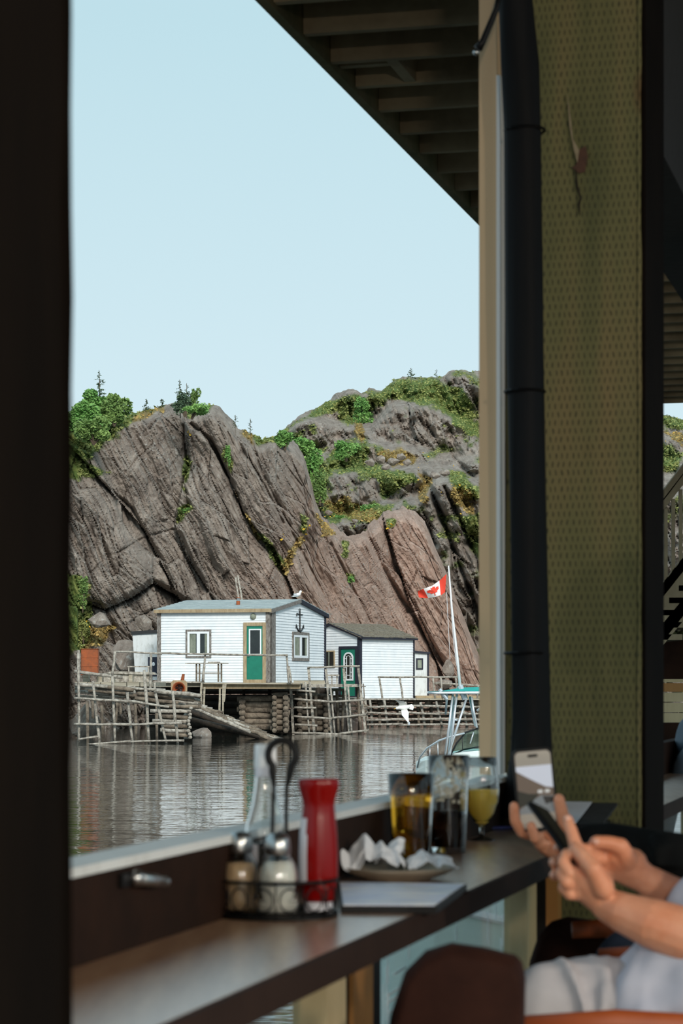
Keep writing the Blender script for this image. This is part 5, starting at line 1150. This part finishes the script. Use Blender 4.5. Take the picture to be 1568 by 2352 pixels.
napkin(pc+Vector((.052,-.012,.006)), .040, .034, [(-.3,0,.030,1.2,1.3),(.6,.1,.022,1.0,1.2)], 'smaller crumpled white napkin lying at the right of the plate', 8, .2)
mb = MB(); mb.cbox((-.014,-.02,0),(.014,.02,.022), .004); o = mb.build('sauce_cup', mat('grey green packet', (120,128,120), (132,140,132), .5, 30)); o.location = pc+Vector((.014,.022,.012)); o.rotation_euler = (0,0,.3); tag(o, 'grey green packet between the two napkins on the plate', 'packet')
# glasses
glassware('pint_glass', C(944,1990), [(.033,0),(.0345,.002),(.036,.03),(.039,.08),(.042,.13),(.0445,.174)], .0022, 'tapered pint glass of golden amber beer, nearest of the glasses', 'glass', .158, 'amber', base=.009)
g2 = glassware('pint_glass', C(1030,1958), [(.034,0),(.0355,.002),(.036,.03),(.038,.08),(.041,.15),(.0425,.198)], .0022, 'tall pint glass a third full of dark beer, behind the amber one', 'glass', .086, 'stout', base=.012)
mb = MB(); rg = random.Random(3)
for i in range(160):
    a = rg.uniform(0,2*PI); z = rg.uniform(.10,.19); r = np.interp(z, [.03,.08,.15,.198], [.0337,.0357,.0387,.0402]); w_ = rg.uniform(.002,.005); b_ = a+w_/r*2; h = rg.uniform(.002,.009)
    mb.raw([(r*math.cos(a),r*math.sin(a),z),(r*math.cos(b_),r*math.sin(b_),z),(r*math.cos(b_),r*math.sin(b_),z+h),(r*math.cos(a),r*math.sin(a),z+h)], [(0,1,2,3)])
mb.build('foam_lacing', M['foam'], g2, kind='stuff')
glassware('tulip_glass', C(1106,1930), [(.031,0),(.032,.0015),(.020,.004),(.006,.008),(.0045,.02),(.006,.034),(.016,.042),(.028,.060),(.0365,.085),(.039,.108),(.0375,.135),(.034,.160),(.032,.182)], .0014, 'stemmed tulip glass of hazy yellow beer beside the black curtain', 'glass', .112, 'yellow_beer', base=.038)
# folders by the post
fd = thing('menu_folder', C(1360,1912)+Vector((0,0,.0)), 'black menu folders with a white sheet on the counter before the thick post', 'menu')
mb = MB(); mb.wbox(5.45, 5.80, .09, .24, ZC+.001, ZC+.014); sub(fd, mb, 'folder', M['black_plastic'])
mb = MB(); mb.hexa([W(5.50,.10,ZC+.016), W(5.50,.26,ZC+.016), W(5.78,.26,ZC+.05), W(5.78,.10,ZC+.05), W(5.50,.10,ZC+.02), W(5.50,.26,ZC+.02), W(5.78,.26,ZC+.056), W(5.78,.10,ZC+.056)]); sub(fd, mb, 'folder', M['black_cloth'])
mb = MB(); mb.hexa([W(5.50,.13,ZC+.022), W(5.50,.20,ZC+.022), W(5.76,.20,ZC+.057), W(5.76,.13,ZC+.057), W(5.50,.13,ZC+.023), W(5.50,.20,ZC+.023), W(5.76,.20,ZC+.059), W(5.76,.13,ZC+.059)]); sub(fd, mb, 'sheet', M['label_white'])
# small dark lilac phone lying left of the hands
mb = MB(); mb.cbox((-.03,-.06,0),(.03,.06,.008), .003); o = mb.build('pocket_phone', mat('lilac phone', (60,50,70), (80,80,130), .2, 20)); o.location = C(1160,1905)+Vector((0,0,.001)); o.rotation_euler[2] = -1.1; tag(o, 'dark lilac phone lying on the counter beside the tulip glass foot', 'phone')

# ------------------------------------------------------------------ pub beyond the thick post
lp = thing('pendant_lamp', P(1580, 520, 7.5), 'dark metal pendant shade with orange glow at the right edge under the deck', 'lamp')
mb = MB(); mb.lathe([(.02,.30),(.05,.28),(.10,.20),(.17,.06),(.20,.0),(.195,.0),(.165,.055),(.09,.19),(.03,.26)], n=32); mb.build('shade', M['lamp_metal'], lp, smooth=True).rotation_euler = (0,.75,0)
mb = MB(); mb.tube([(0,0,.28),(0,0,ZD-P(1580,520,7.5).z)], .006, 6); mb.build('cord', M['wire'], lp)
mb = MB(); q0 = P(1531,430,7.4)-Vector(lp.location); q1 = P(1572,476,7.4)-Vector(lp.location); mb.tube([q0, q0.lerp(q1,.4)+Vector((.003,0,-.003)), q1], [.002,.004,.003], 6); mb.build('heating_element', emit('orange glow', (240,96,20), 2.2), lp)
mb = MB(); mb.tube([q0+Vector((-.01,.03,.03)), q1+Vector((.2,.03,-.12))], .06, 10); mb.build('heater_reflector', M['black_iron'], lp)
# outside stair beyond the second opening
stt = thing('wooden_stair', P(1540, 1400, 17), 'grey wooden stair with railing climbing right beyond the thick post', 'stair')
def sp_(a, b, wd, th, nm, m='joist', Y=17.0):
    p, q = P(*a, Y), P(*b, Y); d = (q-p).normalized(); n_ = Vector((-d.z,0,d.x))*wd/2; mb = MB()
    mb.hexa([p-n_, q-n_, q-n_+Vector((0,th,0)), p-n_+Vector((0,th,0)), p+n_, q+n_, q+n_+Vector((0,th,0)), p+n_+Vector((0,th,0))]); sub(stt, mb, nm, M[m])
sp_((1495,1175),(1700,905),.045,.12,'handrail'); sp_((1495,1195),(1700,930),.05,.05,'rail'); sp_((1495,1390),(1700,1130),.06,.05,'rail')
for i in range(12):
    u = 1512+i*17; v0 = 1172-(u-1512)*1.30; sp_((u, v0+18), (u, v0+18+190), .025, .03, 'baluster')
sp_((1495,1440),(1700,1180),.26,.05,'stringer'); sp_((1495,1490),(1700,1240),.10,.06,'stringer')
for i in range(10):
    a = P(1500+i*22, 1470-i*28, 17.05); mb = MB(); mb.box((a.x-.1,17.0,a.z),(a.x+.2,18.1,a.z+.04)); sub(stt, mb, 'tread', M['joist'])
fp = thing('fence_panel', P(1560, 1590, 16), 'stained horizontal boards below the outside stair', 'fence')
for i, (v0, v1) in enumerate(((1560,1567),(1569,1589),(1591,1612),(1614,1636),(1638,1660))):
    a, b = P(1480, v1, 16), P(1760, v0, 16); mb = MB(); mb.box((a.x,16,a.z),(b.x,16.04,b.z)); sub(fp, mb, 'board', M['lumber' if i != 1 else 'lumber_orange'])
mb = MB(); a, b = P(1470,1560,18), P(1900,1470,18); mb.box((a.x,18,a.z),(b.x,18.1,b.z)); o = mb.build('under_stair_board', M['dark_stain']); tag(o, 'dark board skirting under the outside stair', 'board')  # plain dark board below the stair
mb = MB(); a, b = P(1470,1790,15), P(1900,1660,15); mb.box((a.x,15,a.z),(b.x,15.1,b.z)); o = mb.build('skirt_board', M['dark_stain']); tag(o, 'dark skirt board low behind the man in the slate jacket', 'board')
# far seated person in slate jacket
p3 = thing('person', P(1650, 1900, 9.5), 'person in a slate blue jacket sitting at the farther counter, mostly behind the thick post', 'person'); p3.location.z = ZF; o3 = Vector(p3.location)
def Q3(u, v, dy=0): return P(u+38, v+25, 9.5+dy)-o3
mb = MB(); mb.chain([Q3(1640,2010), Q3(1630,1900), Q3(1610,1760), Q3(1600,1680), Q3(1598,1650)], [.15,.15,.17,.16,.10]); mb.chain([Q3(1600,1670,-.15), Q3(1545,1740,-.22), Q3(1530,1800,-.25), Q3(1480,1815,-.25)], [.075,.07,.055,.04]); mb.chain([Q3(1610,1670,.15), Q3(1560,1760,.22), Q3(1490,1810,.2)], [.075,.06,.04]); o = mb.build('jacket', M['jacket'], p3); remesh(o, .014, 6)
mb = MB(); mb.chain([Q3(1600,1660), Q3(1598,1590)], [.055,.055]); mb.ball(Q3(1592,1530), (.085,.095,.115), 16, 12); mb.ball(Q3(1478,1816,-.25), .04); mb.ball(Q3(1556,1530), (.018,.016,.02)); mb.ball(Q3(1566,1560), (.04,.05,.04)); mb.chain([Q3(1598,1650), Q3(1600,1670,-.13), Q3(1545,1740,-.22), Q3(1530,1800,-.25), Q3(1478,1816,-.25)], [.05,.035,.03,.03,.03]); o = mb.build('body', M['skin'], p3); remesh(o, .010, 5)
mb = MB(); mb.ball(Q3(1604,1512), (.092,.105,.105), 16, 12); o = mb.build('hair', M['hair'], p3, smooth=True)
mb = MB()
for s_ in (-.11,.11): mb.chain([Q3(1640,2000,s_), Q3(1500,1990,s_), Q3(1510,2230,s_)], [.10,.075,.055])
o = mb.build('trousers', M['jeans'], p3); remesh(o, .014, 4)
# ------------------------------------------------------------------ people at the near counter
def mkperson(u, Y, label):
    t = thing('person', P(u, 2300, Y), label, 'person'); t.location.z = ZF; return t, Vector(t.location)
# ---- person in the white shirt
p1, o1 = mkperson(1640, 3.75, 'person in a white shirt and pale trousers, both hands cupped round a black phone')
def q1(u, v, Y): return P(u, v, Y)-o1
def w1(x, y, z): return Vector((x, y, E+z))-o1
mb = MB()
# near (left) arm and hand
mb.chain([w1(.78,3.52,-.12), q1(1660,2178,3.54), q1(1580,2150,3.55), q1(1500,2122,3.56), q1(1435,2098,3.58), q1(1396,2080,3.6)], [.050,.046,.043,.038,.031,.026], 14)
wr = q1(1396,2080,3.6)
for (u, v, Y, r) in ((1350,2003,3.60,.0150),(1338,2018,3.59,.0150),(1332,2034,3.60,.0145),(1338,2052,3.61,.0135)):
    mb.cap(wr, .0235, q1(u,v,Y), r, 12)
mb.cap(q1(1375,2035,3.6), .024, q1(1345,2025,3.6), .019, 12)
F1 = [ [(1350,2000,3.60,.0135),(1330,1962,3.60,.0118),(1318,1930,3.61,.0105),(1309,1900,3.62,.0092),(1303,1882,3.63,.0085)],          # index, stretched up along the phone
       [(1338,2018,3.59,.0130),(1308,2004,3.58,.0112),(1293,1982,3.585,.0100),(1300,1962,3.60,.0092)],                                    # middle, curled
       [(1332,2034,3.60,.0125),(1300,2026,3.58,.0105),(1288,2006,3.59,.0095),(1296,1992,3.61,.0088)],                                     # ring
       [(1338,2052,3.61,.0120),(1308,2053,3.59,.0100),(1293,2040,3.60,.0090),(1298,2028,3.62,.0082)] ]                                    # little
for f in F1: mb.chain([q1(*a[:3]) for a in f], [a[3] for a in f], 10)
mb.chain([q1(1385,2040,3.57), q1(1362,1996,3.56), q1(1338,1968,3.575), q1(1322,1950,3.59)], [.017,.0135,.0115,.0098], 10)                # thumb over the top
# far (right) arm and hand
mb.chain([w1(.80,3.95,-.12), q1(1700,2130,3.84), q1(1600,2085,3.80), q1(1540,2056,3.78), q1(1488,2024,3.76)], [.050,.045,.038,.031,.0255], 14)
wr2 = q1(1488,2024,3.76)
for (u, v, Y, r) in ((1425,1952,3.74,.015),(1410,1965,3.73,.016),(1402,1982,3.74,.015),(1405,2000,3.75,.014)):
    mb.cap(wr2, .023, q1(u,v,Y), r, 12)
mb.cap(q1(1450,1985,3.75), .026, q1(1420,1975,3.74), .021, 12)
F2 = [ [(1420,1955,3.74,.013),(1380,1955,3.73,.011),(1330,1950,3.70,.0098),(1296,1946,3.67,.0092),(1281,1948,3.655,.0088)],
       [(1405,1972,3.74,.013),(1360,1975,3.72,.011),(1310,1976,3.68,.0098),(1284,1979,3.66,.0092),(1271,1981,3.645,.0088)],
       [(1402,1988,3.75,.012),(1360,2000,3.73,.0105),(1310,2008,3.69,.0095),(1286,2010,3.66,.009),(1272,2011,3.645,.0085)],
       [(1405,2004,3.75,.0115),(1370,2022,3.73,.010),(1325,2036,3.69,.009),(1300,2040,3.66,.008)] ]
for f in F2: mb.chain([q1(*a[:3]) for a in f], [a[3] for a in f], 10)
mb.chain([q1(1440,1975,3.73), q1(1424,1945,3.715), q1(1398,1936,3.71), q1(1368,1934,3.705)], [.017,.0145,.0118,.0105], 10)             # thumb pointing left
# neck and head (beyond the frame)
mb.chain([w1(.76,3.74,-.02), w1(.74,3.74,.12)], [.056,.052], 12)
mb.ball(w1(.72,3.74,.25), (.095,.078,.118), 16, 12); mb.ball(w1(.635,3.74,.24), (.022,.014,.022)); mb.ball(w1(.67,3.74,.18), (.045,.05,.04))
for s_ in (-1,1): mb.ball(w1(.735,3.74+s_*.08,.245), (.018,.010,.028)); mb.ball(w1(.648,3.74+s_*.03,.268), (.012,.012,.010))
mb.ball(w1(.632,3.74,.205), (.012,.024,.007))
o = mb.build('body', M['skin'], p1); remesh(o, .0026, 5, .5)
mb = MB(); mb.ball(w1(.745,3.74,.29), (.095,.088,.095), 16, 12); mb.build('hair', M['hair'], p1, smooth=True)
mb = MB()
for s_ in (-1,1): mb.ball(w1(.634,3.74+s_*.03,.266), .007, 8, 6)
mb.build('eye', M['black_iron'], p1)
# nails
for (a, d) in (((1303,1880,3.622),(-.2,.0)),((1368,1933,3.694),(-1,0)),((1279,1946,3.646),(-1,0)),((1269,1980,3.636),(-1,0)),((1270,2010,3.636),(-1,0))):
    mb = MB(); mb.ball(q1(*a), (.0055,.0035,.0045), 8, 6); mb.build('fingernail', mat('nail', (226,176,156), None, .3), p1, smooth=True)
# shirt
mb = MB()
mb.chain([w1(.66,3.75,-.62), w1(.68,3.75,-.46), w1(.72,3.75,-.28), w1(.78,3.75,-.10), w1(.77,3.75,-.04)], [.165,.175,.17,.15,.085], 16)
for s_ in (-1,1): mb.cap(w1(.78,3.75,-.10), .11, w1(.78,3.75+s_*.21,-.11), .092, 12)
mb.chain([w1(.78,3.53,-.11), w1(.72,3.53,-.21), w1(.655,3.53,-.295)], [.092,.082,.074], 12); mb.chain([w1(.78,3.94,-.10), w1(.72,3.93,-.22), w1(.66,3.90,-.29)], [.085,.075,.068], 12)
# shirt front falling over the lap
mb.chain([w1(.64,3.62,-.36), q1(1500,2250,3.66), q1(1478,2218,3.70)], [.13,.065,.030], 12)
mb.chain([w1(.62,3.58,-.42), q1(1520,2310,3.60), q1(1440,2330,3.60)], [.13,.085,.040], 12)
mb.chain([q1(1500,2250,3.66), q1(1430,2300,3.66), q1(1400,2350,3.64)], [.06,.05,.035], 12)
o = mb.build('shirt', M['shirt'], p1); remesh(o, .006, 4)
tx = bpy.data.textures.new('folds', 'CLOUDS'); tx.noise_scale = .09; tx.noise_depth = 1
dm = o.modifiers.new('folds','DISPLACE'); dm.texture = tx; dm.strength = .035; dm.mid_level = .5; dm.texture_coords = 'LOCAL'
# trousers with creases across the thigh
mb = MB()
for (s_, k) in ((3.66,0),(3.98,1)):
    mb.chain([w1(.66,s_+.04-.03*k,-.57), w1(.50,s_,-.520-.05*k), w1(.40,s_,-.505-.05*k), w1(.325,s_,-.50-.05*k)], [.115,.100,.092,.082], 16); mb.chain([w1(.325,s_,-.50-.05*k), w1(.32,s_,-.75), w1(.35,s_,-1.02)], [.08,.068,.055], 12)
for i, (x, tl) in enumerate(((.36,.05),(.39,-.03),(.41,.05),(.425,-.05),(.47,.04),(.505,-.04))):
    pts = [w1(x+tl*(b-1.2)*.5, 3.66-math.sin(b)*.097, -.510+math.cos(b)*.095) for b in [.1+j*.28 for j in range(8)]]
    mb.chain(pts, [.005,.008,.010,.010,.009,.008,.006,.004], 6)
o = mb.build('trousers', M['trouser'], p1); remesh(o, .006, 3)
dm = o.modifiers.new('folds','DISPLACE'); dm.texture = tx; dm.strength = .02; dm.mid_level = .5; dm.texture_coords = 'LOCAL'
for s_ in (3.66,3.98):
    mb = MB(); mb.chain([w1(.37,s_,-1.08), w1(.30,s_,-1.11), w1(.22,s_,-1.12)], [.05,.045,.035], 10); o = mb.build('shoe', M['black_cloth'], p1); remesh(o, .01, 3)
# ---- black phone between the hands
def phone_bar(u0, v0, Y0, u1, v1, Y1, wd, th, name, label):
    a, b = P(u0,v0,Y0), P(u1,v1,Y1); c = (a+b)/2; L_ = (b-a).length; x = (b-a).normalized(); y = Vector((.25,1,.1)); y = (y-x*y.dot(x)).normalized(); z = x.cross(y)
    R = Matrix((x,y,z)).transposed().to_4x4(); t = thing(name, c, label, 'phone'); t.rotation_euler = R.to_euler()
    mb = MB(); mb.cbox((-L_/2,-wd/2,-th/2),(L_/2,wd/2,th/2), .003); mb.build('case', M['black_plastic'], t)
    mb = MB(); mb.box((-L_/2+.006,-wd/2+.005,th/2),(L_/2-.006,wd/2-.005,th/2+.0006)); mb.build('screen', M['pane_dark'], t)
phone_bar(1232,1852,3.70, 1335,1992,3.62, .055, .0095, 'smartphone', 'black phone seen edge on, held in the hands of the person in the white shirt')
# ---- person in the charcoal sleeve with the lit phone
p2, o2 = mkperson(1680, 4.5, 'person in a charcoal sleeve holding up the lit phone')
def q2(u, v, Y): return P(u, v, Y)-o2
def w2(x, y, z): return Vector((x, y, E+z))-o2
mb = MB()
mb.chain([q2(1400,1945,4.42), q2(1345,1938,4.43), q2(1320,1935,4.44)], [.034,.027,.024], 12)
wr = q2(1325,1936,4.44)
for (u, v, r) in ((1285,1912,.015),(1272,1925,.015),(1265,1940,.014),(1275,1950,.012)): mb.cap(wr, .022, q2(u,v,4.445), r, 10)
mb.chain([q2(1300,1925,4.43), q2(1297,1895,4.40), q2(1289,1862,4.385), q2(1283,1836,4.378)], [.017,.0135,.0122,.0112], 10)      # thumb on the right edge
mb.chain([q2(1285,1912,4.445), q2(1240,1925,4.43), q2(1198,1912,4.405), q2(1182,1885,4.39), q2(1180,1852,4.385)], [.013,.0115,.0105,.010,.0095], 10)  # index round the left edge
mb.chain([q2(1275,1928,4.445), q2(1250,1940,4.42), q2(1228,1925,4.375), q2(1219,1898,4.37)], [.013,.0115,.0105,.0095], 10)      # middle finger on the lower edge
mb.chain([q2(1272,1938,4.445), q2(1248,1950,4.42), q2(1236,1938,4.39), q2(1240,1920,4.385)], [.012,.0105,.0095,.0088], 10)
mb.chain([q2(1278,1950,4.445), q2(1262,1960,4.42), q2(1252,1952,4.40), q2(1256,1938,4.39)], [.011,.0095,.0088,.0080], 10)
mb.chain([q2(1400,1945,4.42), q2(1560,1975,4.38), q2(1680,1990,4.42), w2(.94,4.50,-.09), w2(.92,4.62,.0)], [.03,.034,.036,.05,.055]); mb.chain([w2(.92,4.62,.0), w2(.90,4.62,.14)], [.06,.056]); mb.ball(w2(.88,4.62,.27), (.095,.078,.118), 16, 12); mb.ball(w2(.795,4.62,.26), (.022,.014,.022)); mb.ball(w2(.83,4.62,.20), (.045,.05,.04))
o = mb.build('body', M['skin'], p2); remesh(o, .003, 5, .5)
mb = MB(); mb.ball(w2(.905,4.62,.31), (.097,.09,.10), 16, 12); mb.build('hair', M['hair'], p2, smooth=True)
mb = MB()
mb.chain([q2(1352,1938,4.43), q2(1400,1942,4.42), q2(1470,1958,4.40), q2(1560,1975,4.38), q2(1680,1990,4.42), w2(.94,4.50,-.09)], [.038,.044,.047,.050,.055,.075], 14)
mb.chain([w2(.92,4.74,-.10), w2(.80,4.80,-.35), w2(.70,4.74,-.45)], [.075,.055,.045], 12)
mb.chain([w2(.84,4.62,-.66), w2(.86,4.62,-.35), w2(.92,4.62,-.10), w2(.92,4.62,-.03)], [.15,.165,.15,.085], 16)
for s_ in (-1,1): mb.cap(w2(.92,4.62,-.10), .10, w2(.92,4.62+s_*.15,-.11), .082, 12)
for u in (1510, 1530, 1548): mb.tube([q2(u-4,1918+(u-1500)*.1,4.36), q2(u,1950,4.33), q2(u+8,1990,4.335)], .012, 8)
o = mb.build('sweater', M['sleeve'], p2); remesh(o, .006, 4)
mb = MB()
for s_ in (4.52, 4.74): mb.chain([w2(.84,s_,-.64), w2(.68,s_,-.60), w2(.575,s_,-.56), w2(.58,s_,-.80), w2(.60,s_,-1.05)], [.11,.095,.08,.065,.055], 12)
o = mb.build('jeans', M['jeans'], p2); remesh(o, .010, 4)
# lit phone
pc_ = P(1229, 1813, 4.40); ph = thing('smartphone', pc_, 'phone in a dark case held upright, screen showing the cliff and white houses', 'phone'); ph.rotation_euler = (0, -math.radians(-0), 0); ph.rotation_euler[1] = -math.radians(5.2)*-1*-1
def rr(w_, h_, r, n=5): return [(sx*(w_/2-r)+r*math.cos(a0+i*PI/2/n), sz*(h_/2-r)+r*math.sin(a0+i*PI/2/n)) for sx, sz, a0 in ((1,1,0),(-1,1,PI/2),(-1,-1,PI),(1,-1,3*PI/2)) for i in range(n+1)]
def prism(poly, y0, y1, name, m, par):
    n = len(poly); mb = MB(); mb.raw([(x,y0,z) for x,z in poly]+[(x,y1,z) for x,z in poly], [tuple(range(n)), tuple(reversed(range(n,2*n)))]+[(i,n+i,n+(i+1)%n,(i+1)%n) for i in range(n)]); return mb.build(name, m, par)
prism(rr(.074,.150,.011), -.004, .005, 'case', M['black_plastic'], ph)
SW, SH = .0655, .1415
scn = prism(rr(SW,SH,.009), -.0046, -.004, 'screen', emit('screen grey', (158,150,138), .28), ph)
def simg(poly, lay, name, c, s_=.3): return prism([(x*SW/2, z*SH/2) for x,z in poly], -.0046-.0002*lay, -.0046, name, emit('screen '+name, c, s_), scn)
simg([(-1,.62),(1,.62),(1,-.62),(-1,-.62)], 1, 'screen_sky', (196,200,212), .45)
simg([(-1,.50),(-.5,.35),(.1,.18),(.6,.05),(1,.02),(1,-.5),(-1,-.5)], 2, 'screen_cliff', (104,88,76))
simg([(-1,.0),(-.4,-.10),(.2,-.12),(-.3,-.35),(-1,-.45)], 3, 'screen_shade', (36,36,24), .15)
simg([(-1,-.62),(1,-.62),(1,-.20),(.3,-.16),(-.3,-.30),(-1,-.50)], 3, 'screen_water', (120,126,130))
simg([(.35,-.18),(1,-.22),(1,-.34),(.5,-.40)], 4, 'screen_rocks', (40,40,40), .1)
for x in (.12, .52): simg([(x,-.02),(x+.26,-.02),(x+.26,-.10),(x,-.10)], 4, 'screen_house', (206,206,204), .4)
prism([(x*1+0, z+SH/2-.0085) for x,z in rr(.019,.0052,.0025)], -.0050, -.0046, 'camera_island', M['black_plastic'], scn)

# ------------------------------------------------------------------ bar chairs
def chair(pos, rz, label, arms=True, back=(.40,.34), seatz=.0, bz=None, cover='leather', az=.9, ax=-.20):
    t = thing('bar_chair', (pos[0], pos[1], ZF), label, 'chair', rz=rz)     # faces local -x (towards the counter), back at +x
    sz = seatz or .76
    mb = MB(); mb.cbox((-.21,-.21,sz-.07),(.20,.21,sz), .02); o = mb.build('seat', M[cover], t); bevel(o, .015, 3)
    bw, bh = back; zt_ = bz or 1.06; n = 12; mb = MB(); rr_ = []
    prof = []
    for i in range(n+1):
        a = -1+2*i/n; y = a*bw/2; x = .22-.05*a*a; top = zt_-.10*max(0,(abs(a)-.62)/.38)**2; rr_.append([(x,y,sz-.02),(x+.035,y,sz-.02),(x+.06,y,(sz+top)/2),(x+.055,y,top-.012),(x+.04,y,top),(x+.02,y,top-.012),(x+.012,y,(sz+top)/2)])
    mb.rings(rr_); o = mb.build('backrest', M[cover], t, smooth=True)
    for sx in (-.17,.17):
        for sy in (-.17,.17): mb = MB(); mb.tube([(sx,sy,sz-.06),(sx*1.25,sy*1.25,0)], [.018,.014], 8); mb.build('leg', M['arm_wood'], t)
    mb = MB(); mb.tube([(-.19,-.19,.28),(-.19,.19,.28),(.19,.19,.28),(.19,-.19,.28)], .010, 8, closed=True); mb.build('footrest', M['black_iron'], t)
    if arms:
        for sy in (-1,1):
            mb = MB(); mb.tube([(ax,sy*.25,az-.008),(ax+.15,sy*.26,az),(.12,sy*.26,az-.02),(.24,sy*.22,az-.05)], [.010,.012,.012,.010], 10, flat=1.8); a_ = mb.build('armrest', M['arm_wood'], t, smooth=True)
            mb = MB(); mb.tube([(-.12,sy*.255,az-.01),(-.12,sy*.21,sz-.05)], .011, 8); mb.build('arm_support', M['arm_wood'], t)
    return t
# empty chair tucked under the counter in front of the man's knees
def tucked(X, Y, v_top, k, label):
    t = thing('bar_chair', (X, Y, ZF), label, 'chair', rz=0); zt_ = E-(v_top-HY)/F*Y-ZF
    out_ = [(-.105,-.42),(-.100,-.20),(-.088,-.09),(-.070,-.035),(-.045,-.010),(-.012,.0),(.03,-.006),(.07,-.016),(.079,-.024),(.083,-.045),(.082,-.10),(.075,-.20),(.062,-.42)]
    fr = [(x*k, zt_+z) for x, z in out_]; mb = MB()
    mb.rings([[(x*.93,-.02,z-.012) for x, z in fr], [(x,0,z) for x, z in fr], [(x+.004,.03,z) for x, z in fr], [(x*.95+.01,.055,z-.014) for x, z in fr]]); o = mb.build('backrest', M['leather'], t, smooth=True); bevel(o, .006, 2)
    mb = MB(); mb.cbox((-.26,-.05,.60),(.09,.40,.67), .02); mb.build('seat', M['leather'], t)
    for sx, sy in ((-.22,0),(.06,0),(-.22,.34),(.06,.34)): mb = MB(); mb.tube([(sx,sy,.61),(sx*1.1,sy*1.05,0)], [.018,.014], 8); mb.build('leg', M['arm_wood'], t)
tucked(.150, 3.05, 2170, 1.0, 'empty dark brown leather chair in the foreground, its rounded back before the pale trousers')
tucked(.490, 5.05, 2108, 1.05, 'empty dark brown leather chair half hidden behind the pale trousers, below the thick post')
# chair of the person in white: near armrest crosses the bottom of the view
t = chair((.62, 3.74), 0, 'bar chair with orange wooden arms carrying the person in the white shirt', True, seatz=.79, bz=1.0, az=.918, ax=-.37)
t2 = chair((.67, 4.62), 0, 'bar chair with orange wooden arms under the person in the charcoal sleeve', True, seatz=.72, bz=.98, az=.92)
